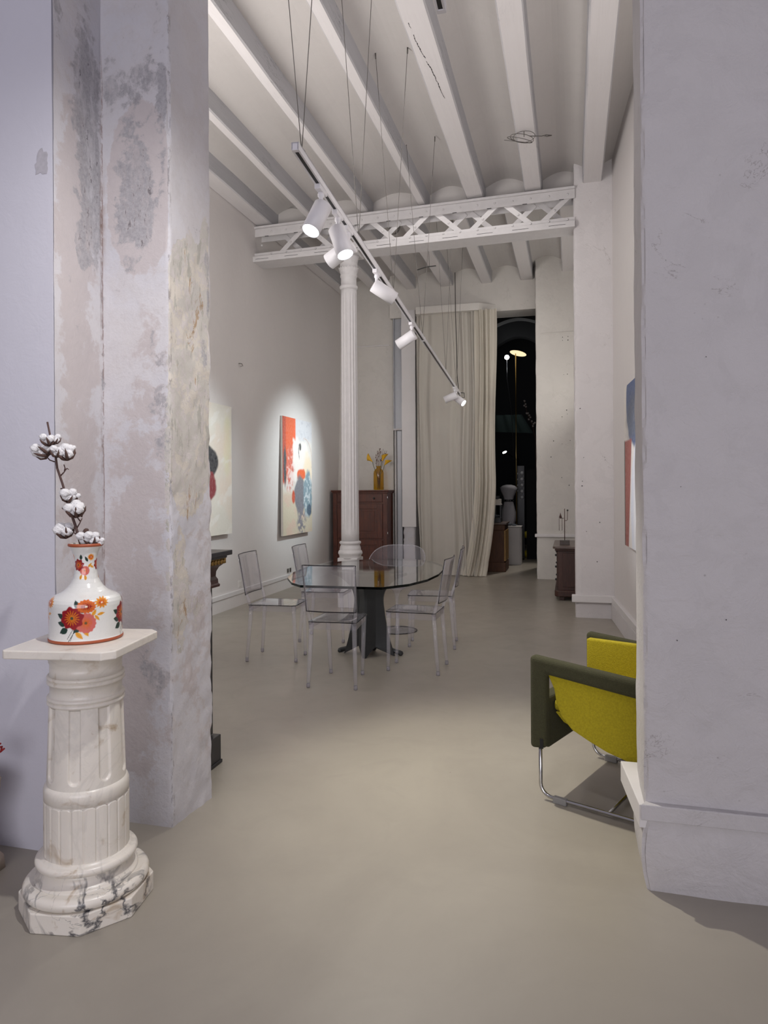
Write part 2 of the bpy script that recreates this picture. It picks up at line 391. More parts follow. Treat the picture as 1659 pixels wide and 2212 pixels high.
def struct(o): return tag(o, kind='structure')
def copy_tree(o, parent=None):
    c = o.copy(); COL.objects.link(c); c.parent = parent
    for ch in list(o.children): copy_tree(ch, c)
    return c
def T(x, y, z, rz=0.0): return Matrix.Translation((x, y, z)) @ Matrix.Rotation(rz, 4, 'Z')
def sstep(a, b, x):
    t = np.clip((x - a) / (b - a + 1e-12), 0, 1); return t * t * (3 - 2 * t)
# tileless value noise for numpy painting and displacement
_NT = rng.random((64, 64))
def vnoise(x, y):
    x = np.asarray(x, float); y = np.asarray(y, float); xi = np.floor(x).astype(int); yi = np.floor(y).astype(int)
    fx = x - xi; fy = y - yi; fx = fx * fx * (3 - 2 * fx); fy = fy * fy * (3 - 2 * fy)
    g = lambda a, b: _NT[a % 64, b % 64]
    return (g(xi, yi) * (1 - fx) + g(xi + 1, yi) * fx) * (1 - fy) + (g(xi, yi + 1) * (1 - fx) + g(xi + 1, yi + 1) * fx) * fy
def fbm(x, y, o=4):
    s = 0; a = .5; t = 0
    for i in range(o): s = s + a * vnoise(x * 2 ** i + 17 * i, y * 2 ** i + 5 * i); t += a; a *= .5
    return s / t

# ================================================================== STRUCTURE
struct(MB().box(-7, 5, -4, 18, -.1, 0).build('floor', 'resin_floor'))

# --- back room ceiling with shallow vaults and beams
BZ = 4.77                                  # underside of the beams
bay1 = [(-3.84, -3.63, 4.93), (-3.14, -3.045, 4.90), (-2.445, -2.343, 4.90), (-1.733, -1.63, 4.90), (-1.15, -.95, 4.86), (-.487, -.30, 4.84), (.14, .345, 4.84), (.72, .90, 4.84)]
bay2 = [(-3.84, -3.66, 4.90), (-3.25, -3.07, 4.90), (-2.66, -2.50, 4.90), (-2.07, -1.87, 4.87), (-1.40, -1.23, 4.86), (-.77, -.57, 4.85), (-.12, .06, 4.85)]
ceil = empty('ceiling'); struct(ceil)
def vault(beams, y0, y1, x0, x1):
    m = MB(); edges = [x0]
    for a, b, t in beams: edges += [a, b]
    edges.append(x1)
    prof = []
    for k in range(0, len(edges) - 1, 2):
        a, b = edges[k], edges[k + 1]
        tz = 4.955
        for i in range(11):
            u = i / 10; prof.append((a + (b - a) * u, tz + .085 * min(1, (b - a) / .5) * math.sin(math.pi * u)))
        if k + 2 < len(edges): prof.append((edges[k + 1], 4.955))
    n = len(prof)
    vs = [(x, y, z) for y in (y0, y1) for x, z in prof] + [(x, y, 5.2) for y in (y0, y1) for x, z in prof]
    fs = [(i, i + 1, n + i + 1, n + i) for i in range(n - 1)] + [(2 * n + i, 3 * n + i, 3 * n + i + 1, 2 * n + i + 1) for i in range(n - 1)]
    m.add(vs, fs, 0, False); m.build('vault', 'ceiling_paint', ceil, fix=False)
vault(bay1, 3.05, 8.45, -4.0, 1.0); vault(bay2, 8.45, 11.8, -4.0, 1.0)
MB().prism([(-4.0, 8.50), (1.0, 8.27), (1.0, 8.42), (-4.0, 8.65)], 4.745, 5.2).build('crosswall', 'ceiling_paint', ceil)
def beam(a, b, y0, y1, top):
    m = MB()
    def fn(u, v):   # slightly uneven hewn timber
        y = y0 + (y1 - y0) * v; wob = .006 * (float(fbm(y * 1.3 + a * 9, u * 3)) - .5)
        P = [(a - .006, 5.0), (a, BZ + .012), (a + .012, BZ), (b - .012, BZ), (b, BZ + .012), (b + .006, 5.0)]
        i = min(5, int(round(u * 5))); return (P[i][0] + wob * 2, y, P[i][1] + wob)
    m.grid(fn, 5, 24, 0, False)
    return m.build('beam', 'beam_paint', ceil, fix=False)
# painted timber with long grain cracks, flanks darker and bluer than the underside
def beam_mat():
    m, nt, out = new_mat('beam_paint'); b = N(nt, 'BsdfPrincipled', i_Roughness=.6); co = objco(nt)
    mp = N(nt, 'Mapping'); mp.inputs['Scale'].default_value = (14, .9, 14); L(nt, co, mp.inputs[0])
    n = noise(nt, 2.0, 7, .6, mp.outputs[0], .4)
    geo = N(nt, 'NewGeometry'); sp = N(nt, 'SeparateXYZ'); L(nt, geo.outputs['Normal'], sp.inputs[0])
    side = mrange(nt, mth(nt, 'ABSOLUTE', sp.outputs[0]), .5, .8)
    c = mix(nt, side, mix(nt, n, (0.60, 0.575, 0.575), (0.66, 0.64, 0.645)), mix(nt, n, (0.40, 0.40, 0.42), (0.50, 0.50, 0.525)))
    crk = mth(nt, 'MULTIPLY', mrange(nt, mth(nt, 'ABSOLUTE', mth(nt, 'SUBTRACT', n, .5)), .012, .0), mrange(nt, noise(nt, 1.3, 3, .5, co), .5, .6))
    c = mix(nt, mth(nt, 'MULTIPLY', crk, mth(nt, 'ADD', mth(nt, 'MULTIPLY', side, .7), .12)), c, (0.10, 0.10, 0.11))
    L(nt, c, b.inputs['Base Color']); L(nt, bump(nt, n, .25), b.inputs['Normal']); L(nt, b.outputs[0], out.inputs[0])
beam_mat()
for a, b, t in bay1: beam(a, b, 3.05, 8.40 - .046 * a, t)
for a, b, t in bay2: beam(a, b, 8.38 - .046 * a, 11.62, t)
# the long crack along the fifth beam
m = MB()
base_pts = [(-1.105, 4.95), (-1.098, 5.16), (-1.078, 5.36), (-1.055, 5.58), (-1.035, 5.84), (-1.02, 6.16)]
pts = []
for (x0, y0), (x1, y1) in zip(base_pts[:-1], base_pts[1:]):
    for k in range(6): pts.append((x0 + (x1 - x0) * k / 6 + .009 * (random.random() - .5), y0 + (y1 - y0) * k / 6, BZ - .001))
for a, b in zip(pts[:-1], pts[1:]):
    if random.random() < .22: continue
    d = .0015 + .0035 * random.random(); b = (b[0], b[1] - .006, b[2])
    m.add([(a[0] - d, a[1], a[2]), (a[0] + d, a[1], a[2]), (b[0] + d * .4, b[1], b[2]), (b[0] - d * .4, b[1], b[2])] + [(p, q, BZ + .004) for p, q in ((a[0] - d, a[1]), (a[0] + d, a[1]), (b[0] + d * .4, b[1]), (b[0] - d * .4, b[1]))],
          [(0, 1, 2, 3), (4, 7, 6, 5), (0, 4, 5, 1), (2, 6, 7, 3), (0, 3, 7, 4), (1, 5, 6, 2)])
tag(m.build('crack', 'black_slot', ceil), kind='stuff')

# --- walls of the back room
LEAN = .13 / 4.8
m = MB(); m.add([(x + (LEAN * z if x > -4.1 else 0), y, z) for z in (0, 5.2) for y in (3.0, 12.0) for x in (-4.25, -3.97)], [(0, 2, 3, 1), (4, 5, 7, 6), (0, 1, 5, 4), (2, 6, 7, 3), (0, 4, 6, 2), (1, 3, 7, 5)])
struct(m.build('wall_left', 'wall_white'))
def rwx(y): return .45 + .07 * (8.05 - y)
struct(MB().prism([(rwx(2.95), 2.95), (rwx(2.95) + .3, 2.95), (rwx(8.3) + .3, 8.3), (rwx(8.3), 8.3)], 0, 5.2).build('wall_right', 'wall_white'))
struct(MB().box(.47, .75, 8.3, 12.2, 0, 5.2).build('wall_right_rear', 'wall_white'))
# pilaster under the girder
def rough_box(name, x0, x1, y0, y1, z0, z1, mat, amp, step=.03, faces='xyXY', parent=None, seed=0, corner=.0):
    """an upright block with uneven plastered faces and nibbled corners"""
    per = []
    def seg(p, q):
        n = max(1, int(round(math.dist(p, q) / step)))
        for i in range(n): per.append((p[0] + (q[0] - p[0]) * i / n, p[1] + (q[1] - p[1]) * i / n, i == 0))
    c = [(x0, y0), (x1, y0), (x1, y1), (x0, y1)]
    for i in range(4): seg(c[i], c[(i + 1) % 4])
    nz = max(2, int((z1 - z0) / step)); P = np.array([(a, b) for a, b, _ in per]); K = len(P)
    cx, cy = (x0 + x1) / 2, (y0 + y1) / 2
    V = []
    isc = np.array([c_ for _, _, c_ in per])
    for j in range(nz + 1):
        z = z0 + (z1 - z0) * j / nz
        s = np.arange(K) * step
        d = (fbm(s * 4 + seed, np.full(K, z * 4.0), 4) - .5) * 2 * amp
        dx = np.where(np.isclose(P[:, 0], x0), -1, np.where(np.isclose(P[:, 0], x1), 1, 0)); dy = np.where(np.isclose(P[:, 1], y0), -1, np.where(np.isclose(P[:, 1], y1), 1, 0))
        nib = np.where(isc, -corner * (.25 + 1.3 * np.clip(fbm(np.full(K, seed + 3.), np.full(K, z * 9.0), 5) - .35, 0, 1) * 2), 0)
        for k in range(K): V.append((P[k, 0] + dx[k] * (d[k] + nib[k]), P[k, 1] + dy[k] * (d[k] + nib[k]), z))
    F = [(j * K + k, j * K + (k + 1) % K, (j + 1) * K + (k + 1) % K, (j + 1) * K + k) for j in range(nz) for k in range(K)]
    m = MB(); m.add(V, F, 0, True); m.add([V[k] for k in range(K)], [tuple(range(K - 1, -1, -1))]); m.add(V[-K:], [tuple(range(K))])
    o = m.build(name, mat, parent, fix=False); o.data.set_sharp_from_angle(angle=R(42)); return o
struct(rough_box('trim_1', .04, .60, 8.08, 8.5, 0, 5.10, 'pilaster_plaster', .006, .035, seed=3, corner=.012))
# ledges of the plinth (pilaster, right wall)
struct(MB().box(.0, .60, 8.03, 8.10, .175, .255).build('trim_2', 'trim_paint', bevel=.008))
def ledge(name, p0, p1, z0, z1, w, mat='trim_paint'):
    a, b = Vector((*p0, 0)), Vector((*p1, 0)); d = (b - a).normalized(); n = Vector((-d.y, d.x, 0))
    m = MB(); q = [a, b, b + n * w, a + n * w]; m.prism([(p.x, p.y) for p in q], z0, z1); return struct(m.build(name, mat, bevel=.006))
ledge('baseboard_right', (rwx(3.1) + .01, 3.1), (rwx(8.08) + .01, 8.08), .18, .245, .045)
ledge('trim_3', (rwx(3.1) + .02, 3.1), (rwx(8.08) + .02, 8.08), 0, .18, .055, 'pilaster_plaster')
struct(MB().box(-3.98, -3.94, 3.1, 11.7, .145, .20).build('baseboard_left', 'trim_paint', bevel=.006))
struct(MB().box(-3.98, -3.952, 3.1, 11.7, 0, .145).build('trim_4', 'wall_white'))

# --- far wall
struct(MB().box(-4.0, -2.93, 11.75, 12.2, 0, 5.2).build('wall_back', 'wall_far'))
struct(MB().box(-2.95, -.5, 11.62, 12.1, 4.30, 5.2).build('wall_back_lintel', 'wall_far'))
struct(rough_box('wall_back_right', -.525, .60, 11.3, 11.75, 0, 5.12, 'wall_far', .005, .04, seed=8, corner=.008))
struct(MB().box(-.55, .55, 11.255, 11.33, .655, .705).build('trim_5', 'trim_paint', bevel=.01))
struct(MB().box(-.45, .50, 11.290, 11.33, 3.815, 3.83).build('trim_6', 'wall_far', bevel=.004))
struct(MB().prism([(-2.46, 11.40), (-1.42, 11.40), (-1.16, 11.63), (-2.46, 11.63)], 4.29, 4.41).build('trim_7', 'wall_far', bevel=.008))
struct(MB().box(-3.93, -2.99, 11.735, 11.76, 3.865, 3.885).build('trim_8', 'trim_paint', bevel=.004))
# post beside the curtain, bare and crumbling low down
m = rough_box('trim_9', -2.74, -2.50, 11.55, 12.1, .78, 4.4, 'trim_paint', .002, .06, seed=5, corner=.004); struct(m)
struct(rough_box('trim_10', -2.725, -2.52, 11.57, 12.1, 0, .78, 'stained_plaster', .012, .035, seed=12, corner=.02))
# steel channel and downpipe
ch = empty('steel_channel', (-2.83, 11.68, 0)); tag(ch, 'tall pale grey steel channel in the corner left of the curtain', 'steel channel')
plain('steel_pale', (0.42, 0.43, 0.46), .45, metal=.3, var=.05)
MB().box(-.075, .085, .02, .05, 2.44, 4.6).build('web', 'steel_pale', ch)
for x in (-.075, .07): MB().box(x, x + .015, -.02, .05, 2.44, 4.6).build('flange', 'steel_pale', ch, bevel=.003)
MB().box(-.08, .095, -.03, .05, 2.41, 2.44).build('end_plate', 'metal_white', ch, bevel=.003)
MB().box(-.03, .07, -.01, .05, 0, 2.41).build('lower_casing', 'steel_pale', ch, bevel=.02)
MB().tube([(-.05, .0, 0), (-.05, .0, 2.41)], .018, 12).build('pipe', 'metal_white', ch)

# --- the entrance wall: stained pillar left, pier right
struct(MB().box(-7, -1.99, 2.39, 3.0, 0, 5.2).build('wall_front_left', 'front_wall'))
def stain_pillar():
    """return face (X=-1.985), front face (Y=2.69) and inner face (X=-1.65) of the pillar, one uneven skin"""
    st = .0125
    path = [(-1.985, 2.392), (-1.985, 2.69), (-1.65, 2.69), (-1.634, 3.01), (-1.985, 3.01)]
    P = []
    for i in range(4):
        p, q = path[i], path[i + 1]; n = int(round(math.dist(p, q) / st))
        for k in range(n): P.append((p[0] + (q[0] - p[0]) * k / n, p[1] + (q[1] - p[1]) * k / n, i, k == 0))
    P.append((*path[-1], 3, True)); K = len(P); nz = 300; zs = np.linspace(0, 5.0, nz + 1)
    X = np.array([p[0] for p in P]); Y = np.array([p[1] for p in P]); FI = np.array([p[2] for p in P]); CO = np.array([p[3] for p in P])
    S = np.arange(K) * st
    SS, ZZ = np.meshgrid(S, zs); XX, _ = np.meshgrid(X, zs); YY, _ = np.meshgrid(Y, zs); FF, _ = np.meshgrid(FI, zs)
    d = (fbm(SS * 5, ZZ * 5, 5) - .5) * .007
    side = (FF == 2); low = sstep(2.62, 2.45, ZZ + .12 * (fbm(SS * 8, ZZ * 8, 4) - .5) * 2)
    d = d + side * low * ((fbm(SS * 22 + 9, ZZ * 16, 5) - .5) * .013 - .002)
    nx = np.where(FF == 0, 1., np.where(FF == 2, 1., 0.)); ny = np.where(FF == 1, -1., np.where(FF == 3, 1., 0.))
    k1 = np.where((FF == 2) & (np.meshgrid(CO, zs)[0]))
    VX = XX + nx * d; VY = YY + ny * d
    # corners: front/inner and inner/back get nibbled
    j2 = int(np.argmax((FI == 2) & CO)); j3 = int(np.argmax((FI == 3) & CO))
    nib = .002 + .016 * np.clip(fbm(zs * 9, zs * 0 + 3.3, 5) - .45, 0, 1) * 2
    VX[:, j2] = X[j2] - nib; VY[:, j2] = Y[j2] + nib
    nib3 = .001 + .022 * np.clip(fbm(zs * 11, zs * 0 + 7.7, 5) - .42, 0, 1) * 2 * sstep(2.6, 2.3, zs) + .004 * np.clip(fbm(zs * 11, zs * 0 + 7.7, 5) - .42, 0, 1)
    VX[:, j3] = X[j3] - nib3 + d[:, j3 - 1]; VY[:, j3] = Y[j3] - nib3 * .4
    V = np.stack([VX, VY, ZZ], -1).reshape(-1, 3)
    F = [(j * K + k, j * K + k + 1, (j + 1) * K + k + 1, (j + 1) * K + k) for j in range(nz) for k in range(K - 1)]
    me = bpy.data.meshes.new('wall_pillar'); me.from_pydata(V.tolist(), [], F); me.materials.append(MATS['stained_plaster'])
    me.polygons.foreach_set('use_smooth', [True] * len(me.polygons))
    # patch weights; a = along-face coordinate in world metres
    def blob(face, ac, zc, ra, rz, wt, soft=.8):
        A = YY if face in (0, 2) else XX
        q = np.sqrt(((A - ac) / ra) ** 2 + ((ZZ - zc) / rz) ** 2)
        return (FF == face) * wt * sstep(1 + soft, 1 - soft, q)
    r = blob(0, 2.60, 3.03, .085, .42, .95) + blob(0, 2.64, 2.66, .06, .20, .9) + blob(0, 2.56, 2.48, .05, .10, .8, .3) + blob(0, 2.42, 3.4, .03, .18, .7)
    r += blob(1, -1.84, 2.72, .075, .27, .85) + blob(1, -1.77, 2.66, .05, .2, .8) + blob(1, -1.80, 3.2, .16, .25, .38) + blob(1, -1.68, 3.0, .03, .35, .55) + blob(1, -1.96, 3.3, .03, .5, .2)
    r += blob(1, -1.70, 1.85, .05, .28, .52) + blob(1, -1.68, 2.3, .03, .1, .4) + blob(1, -1.74, .62, .09, .22, .42) + blob(2, 2.99, 2.45, .02, .20, .7)+ blob(2, 2.95, 2.05, .05, .1, .45)
    g = blob(0, 2.50, 2.65, .10, .5, .75) + blob(0, 2.55, 1.9, .13, .7, .58) + blob(1, -1.79, 2.75, .17, .38, 1.0, .12) + blob(1, -1.73, 1.7, .10, .55, .6) + blob(1, -1.82, .9, .13, .5, .5) + blob(1, -1.9, 1.0, .1, .8, .5)
    g += blob(0, 2.55, .9, .14, .8, .5) + blob(1, -1.75, .35, .12, .3, .45) + blob(2, 2.85, 1.0, .2, .9, .5)
    b = blob(2, 2.84, 1.95, .24, .62, 1.0, .12) + blob(2, 2.97, 2.5, .05, .2, .8, .3) + blob(2, 2.75, 1.05, .05, .35, .55) + blob(1, -1.665, 1.5, .02, .7, .6) + blob(2, 2.84, 1.0, .14, .3, .42)
    # rusty line where front and return meet
    r += (FF == 1) * sstep(.014, .0, np.abs(XX + 1.98)) * sstep(1.4, 1.8, ZZ) * sstep(2.9, 2.6, ZZ) * .6
    col = np.stack([np.clip(r, 0, 1), np.clip(g, 0, 1), np.clip(b, 0, 1), np.ones_like(r)], -1).reshape(-1, 4)
    at = me.color_attributes.new('W', 'FLOAT_COLOR', 'POINT'); at.data.foreach_set('color', col.astype(np.float32).ravel())
    me.set_sharp_from_angle(angle=R(45))
    o = bpy.data.objects.new('wall_front_pillar', me); COL.objects.link(o); return o
struct(stain_pillar())
def pier():
    o = rough_box('wall_front_right', .25, 1.5, 2.70, 3.03, 0, 5.2, 'pier_plaster', .006, .0125, seed=21, corner=.011)
    struct(MB().box(1.5, 5.0, 2.70, 3.03, 0, 5.2).build('wall_front_right_end', 'pier_plaster'))
    me = o.data
    # below the ledge the foot swells out and its lower hem is ragged
    for v in me.vertices:
        x, y, z = v.co
        if z < .28 and y < 2.85 and x < 4.5:
            v.co.y -= .012 * math.sin(max(0, z) / .28 * math.pi) + .010
        if x < .45 and z < .27:
            v.co.x -= .018 * math.sin(min(1, z / .27) * math.pi) - .005
    return o
struct(pier())
struct(MB().prism([(.232, 2.668), (5, 2.668), (5, 2.72), (.26, 2.72)], .258, .315).build('baseboard_front', 'pier_plaster', bevel=.004))
struct(MB().prism([(.192, 3.10), (.230, 2.69), (.27, 2.69), (.27, 3.10)], .222, .305).build('trim_11', 'trim_paint', bevel=.003))
struct(MB().box(-7, 5, 2.70, 3.03, 4.5, 5.2).build('wall_front_lintel', 'front_wall'))
# front room (around the photographer)
struct(MB().box(-7, 5, -4.0, -3.8, 0, 5.2).build('wall_rear', 'front_wall'))
struct(MB().box(-5.2, -5.0, -4, 2.4, 0, 5.2).build('wall_front_room_left', 'front_wall'))
struct(MB().box(3.8, 4.0, -4, 2.7, 0, 5.2).build('wall_front_room_right', 'front_wall'))
struct(MB().box(-7, 5, -4, 2.75, 5.0, 5.2).build('ceiling_front', 'front_wall'))

# ================================================================== GIRDER AND COLUMN
gd = empty('lattice_girder', (0, 0, 0)); tag(gd, 'white riveted iron lattice girder spanning under the ceiling beams', 'girder')
GX0, GX1, GY = -3.865, .06, 8.08
MB().box(GX0, GX1, GY - .04, GY + .22, 4.715, 4.742).build('top_plate', 'metal_white', gd, bevel=.004)
MB().box(GX0, GX1, GY - .015, GY, 4.615, 4.715).build('top_chord', 'metal_white', gd, bevel=.003)
MB().box(GX0, GX1, GY + .18, GY + .195, 4.615, 4.715).build('top_chord', 'metal_white', gd)
MB().box(GX0, GX1, GY - .06, GY + .24, 4.288, 4.358).build('bottom_plate', 'metal_white', gd, bevel=.004)
MB().box(GX0, GX1, GY - .015, GY, 4.358, 4.41).build('bottom_chord', 'metal_white', gd, bevel=.003)
MB().box(GX0, GX1, GY + .18, GY + .195, 4.358, 4.41).build('bottom_chord', 'metal_white', gd)
barm = {}
def bar(x, s, yy):
    key = s
    if key not in barm:
        m = MB(); a = Vector((-.17 * s, 0, 4.36)); b = Vector((.17 * s, 0, 4.66)); d = (b - a).normalized(); n = Vector((d.z, 0, -d.x)) * .029
        q = [a - n, a + n, b + n, b - n]; vs = [(p.x, -.004, p.z) for p in q] + [(p.x, .004, p.z) for p in q]
        m.add(vs, [(0, 1, 2, 3), (7, 6, 5, 4), (0, 4, 5, 1), (1, 5, 6, 2), (2, 6, 7, 3), (3, 7, 4, 0)])
        o = m.build('lattice_bar', 'metal_white', gd); barm[key] = o; o.location = (x, yy, 0); return o
    o = barm[key].copy(); COL.objects.link(o); o.parent = gd; o.location = (x, yy, 0); return o
k = 0; x = GX1 - .22
while x > GX0 + .15:
    s = 1 if k % 2 == 0 else -1
    bar(x, s, GY + .006)
    bar(x + .0, -s, GY + .172)
    x -= .40; k += 1
m = MB(); x = GX1 - .08; k = 0
while x > GX0 + .05:
    for z in (4.665, 4.385): m.ball((x, GY - .016, z), .013, 8, 5)
    x -= .20; k += 1
x = GX1 - .22
while x > GX0 + .1: m.ball((x, GY + .001, 4.508), .014, 8, 5); x -= .40
tag(m.build('rivets', 'metal_white', gd), kind='stuff')
m = MB(); x = GX1 - .12
while x > GX0 + .05:
    m.box(x - .05, x, GY - .0165, GY - .010, 4.611, 4.6165); m.box(x - .16, x + .02, GY - .0615, GY - .058, 4.318, 4.322); x -= .40
tag(m.build('slots', 'black_slot', gd), kind='stuff')

gd.rotation_euler = (0, 0, R(-2.6)); gd.location = Vector((GX1, GY, 0)) - Matrix.Rotation(R(-2.6), 3, 'Z') @ Vector((GX1, GY, 0))
cl = empty('fluted_column', (-2.60, 8.22, 0)); tag(cl, 'slender white fluted iron column carrying the girder', 'column')
def flute(a, r, z):
    k = sstep(.98, 1.02, z) * sstep(3.80, 3.74, z); return r - .011 * float(k) * (0.5 - 0.5 * math.cos(16 * a)) ** .7
prof = [(.108, .78), (.108, .90)] + [(.108 - .012 * (z - .9) / 3, z) for z in np.linspace(.95, 3.86, 40)]
MB().lathe(prof, 128, rf=flute).build('shaft', 'metal_white', cl)
MB().lathe([(.105, .80), (.125, .795), (.133, .78), (.125, .762), (.116, .755), (.116, .745), (.126, .725), (.130, .70), (.128, .69), (.140, .68), (.148, .66), (.148, .645), (.135, .63), (.132, .60), (.132, .59)], 48).build('base_moulding', 'metal_white', cl)
MB().box(-.125, .125, -.125, .125, 0, .60).build('base_block', 'metal_white', cl, bevel=.008)
MB().lathe([(.092, 3.84), (.108, 3.86), (.112, 3.875), (.106, 3.89), (.094, 3.90), (.094, 3.99), (.104, 4.0), (.104, 4.015), (.098, 4.03), (.108, 4.07), (.120, 4.10), (.108, 4.11), (.106, 4.17), (.118, 4.22), (.134, 4.25)], 48).build('capital', 'metal_white', cl)
m = MB()
for z, r, n, h in ((4.055, .106, 20, .055), (4.165, .108, 16, .085)):
    for i in range(n):
        a = 2 * math.pi * i / n; M = Matrix.Rotation(a, 4, 'Z')
        m.add([(r, -.012, z), (r, .012, z), (r + .012, .013, z + h * .7), (r + .012, -.013, z + h * .7), (r + .024, 0, z + h), (r - .01, 0, z + h * .8)], [(0, 1, 2, 3), (3, 2, 4), (2, 5, 4), (3, 4, 5), (0, 3, 5), (1, 5, 2)], M=M)
tag(m.build('leaves', 'metal_white', cl), kind='stuff')
MB().box(-.15, .15, -.13, .15, 4.25, 4.288).build('abacus', 'metal_white', cl, bevel=.006)

# ================================================================== TRACKS, LAMPS, WIRES
TA, TB = Vector((-1.28, 3.2, 3.10)), Vector((-1.62, 10.62, 2.85))
TD = (TB - TA).normalized()
def tpos(y): return TA + (TB - TA) * ((y - TA.y) / (TB.y - TA.y))
def track(name, A, B, label):
    t = empty(name, A); t.rotation_mode = 'QUATERNION'; d = (B - A); t.rotation_quaternion = d.to_track_quat('Y', 'Z'); Ln = d.length
    tag(t, label, 'lamp track')
    hw, hh = .0185, .019; m = MB()
    m.box(-hw, hw, 0, Ln, hh - .006, hh); m.box(-hw, -hw + .006, 0, Ln, -hh, hh); m.box(hw - .006, hw, 0, Ln, -hh, hh)
    m.box(-hw + .006, -hw + .009, .02, Ln - .02, -hh, -hh + .012); m.box(hw - .009, hw - .006, .02, Ln - .02, -hh, -hh + .012)
    m.build('rail', 'lamp_white', t)
    MB().box(-hw + .009, hw - .009, .02, Ln - .02, -hh + .003, hh - .006).build('slot', 'black_slot', t)
    for y in (0, Ln - .025): MB().box(-hw - .001, hw + .001, y, y + .025, -hh - .001, hh + .001).build('end_cap', 'lamp_white', t, bevel=.002)
    return t
trk = track('lamp_track', TA, TB, 'long white lamp track hung on thin wires across the room')
tb = tpos(7.15); MB().box(-.0195, .0195, (tb - TA).length - .02, (tb - TA).length + .02, -.0195, .021).build('joint', 'lamp_white', trk)
trk2 = track('lamp_track', Vector((-.50, 2.86, 3.40)), Vector((-.42, -1.2, 3.40)), 'end of a second white lamp track at the top edge above the opening')

def spot(y, target, energy, label, ang=38, blend=.5, color=(1.0, .97, .92), on=True, parent_track=(TA, TB), hang=.115, along=0, lamp_r=.050, Lb=.185, size=.03, back=0.03):
    A, B = parent_track; p = A + (B - A) * ((y - A.y) / (B.y - A.y)); base = p + Vector((0, 0, -.019))
    piv = base + Vector((0, 0, -hang)); tgt = Vector(target); d = (tgt - piv).normalized()
    s = empty('spotlight', base); tag(s, label, 'spotlight', 'cylindrical track spotlights')
    MB().box(-.016, .016, -.06, .06, -.024, .004).build('adapter', 'lamp_white', s, bevel=.003)
    MB().lathe([(.011, -hang + .01), (.012, -.05), (.018, -.045), (.018, -.03), (.012, -.02)], 16).build('arm', 'lamp_white', s)
    q = d.to_track_quat('-Z', 'Y').to_matrix().to_4x4(); M = Matrix.Translation((0, 0, -hang)) @ q
    b = MB(); b.lathe([(.0, back + .0), (lamp_r - .004, back + .0), (lamp_r, back - .004), (lamp_r, -Lb + back), (lamp_r - .003, -Lb + back), (lamp_r - .003, -Lb + back + .022)], 32, M=M, cap=False)
    b.build('housing', 'lamp_white', s, fix=False)
    MB().lathe([(.0, -Lb + back + .020), (lamp_r - .0035, -Lb + back + .020)], 32, M=M, cap=False).build('lens', 'lens_glow' if on else 'black_slot', s, fix=False)
    if on:
        l = bpy.data.lights.new('spot_beam', 'SPOT'); l.energy = energy; l.spot_size = R(ang); l.spot_blend = blend; l.color = color; l.shadow_soft_size = size
        o = bpy.data.objects.new('spot_beam', l); COL.objects.link(o); o.location = piv + d * (Lb - back + .01); o.rotation_mode = 'QUATERNION'; o.rotation_quaternion = d.to_track_quat('-Z', 'Y')
    return s
spot(3.62, (-2.0, 2.3, 0.3), 20, 'first spotlight from the near end of the track, lens lit, aimed down left', 50, .9, color=(1.0, .96, .90))
spot(3.95, (-.18, 3.35, 0.0), 250, 'second spotlight on the track, lit lens facing down to the right', 68, 1.0, color=(1.0, .955, .83))
spot(4.18, (-3.93, 4.7, 1.6), 30, 'third spotlight, below the second one, turned to the left wall', 44, .9, color=(.86, .97, 1.0))
spot(4.98, (.62, 6.15, 1.6), 190, 'spotlight halfway along the track, aimed down to the right wall', 38, .9, color=(.93, .94, 1.0))
spot(6.45, (-3.93, 6.75, 1.45), 170, 'spotlight past the halfway mark of the track, turned to the cream painting', 64, 1.0, color=(.86, .97, 1.0))
spot(9.95, (-3.93, 9.72, 1.68), 235, 'spotlight near the far end of the track, aimed left at the orange painting', 68, 1.0, color=(.86, .97, 1.0))
spot(10.15, (1.2, 9.1, .6), 60, 'last spotlight on the track with a bright lens facing right', 50, .9)
tr2 = (Vector((-.42, -1.2, 3.40)), Vector((-.50, 2.86, 3.40)))

spot(1.62, (-1.85, 2.3, 1.30), 128, 'spotlight on the second track, outside the picture, aimed at the flower vase', 112, 1.0, color=(1.0, .97, .955), parent_track=tr2)

def wire(name, pts, r, mat, label, group=None, cat='wire'):
    return tag(MB().tube(pts, r, 6).build(name, mat), label, cat, group)
for i, (y, w0, w1, h) in enumerate(((3.30, .16, .13, 0), (4.45, .13, .12, 0), (5.6, .14, .13, 0), (7.1, .16, .14, 0), (9.0, .12, .10, 0), (10.2, .13, .11, 0))):
    p = tpos(y) + Vector((0, 0, .019))
    s = empty('suspension_wire', p); nth = ('nearest', 'second', 'third', 'fourth', 'fifth', 'farthest')[i]
    tag(s, f'{nth} pair of thin wires hanging the track from the ceiling', 'wire', 'wires that carry the lamp track')
    for dx in (-w0, w1):
        top = 5.01 - p.z
        for a, b, t in bay1 if y < 8.2 else bay2:
            if a - .005 < p.x + dx < b + .005: top = BZ - p.z + .003
        MB().tube([(0, 0, 0), (dx, .0, top)], .0021, 6).build('strand', 'wire_grey', s)
        MB().tube([(dx * .985, 0, top - .05), (dx, .0, top)], .006, 6).build('hook', 'wire_grey', s)
    MB().box(-.012, .012, -.02, .02, -.001, .012).build('clip', 'wire_grey', s)
cb = [(-1.80, 11.40, 4.92), (-1.79, 11.35, 4.3), (-1.75, 11.2, 3.7), (-1.70, 10.9, 3.2), (-1.645, 10.70, 2.90), (-1.62, 10.68, 2.80), (-1.56, 10.72, 2.80), (-1.56, 10.70, 2.87), (-1.61, 10.66, 2.87)]
wire('power_cable', cb, .006, 'cable_black', 'black power cable dropping to the far end of the track', cat='cable')
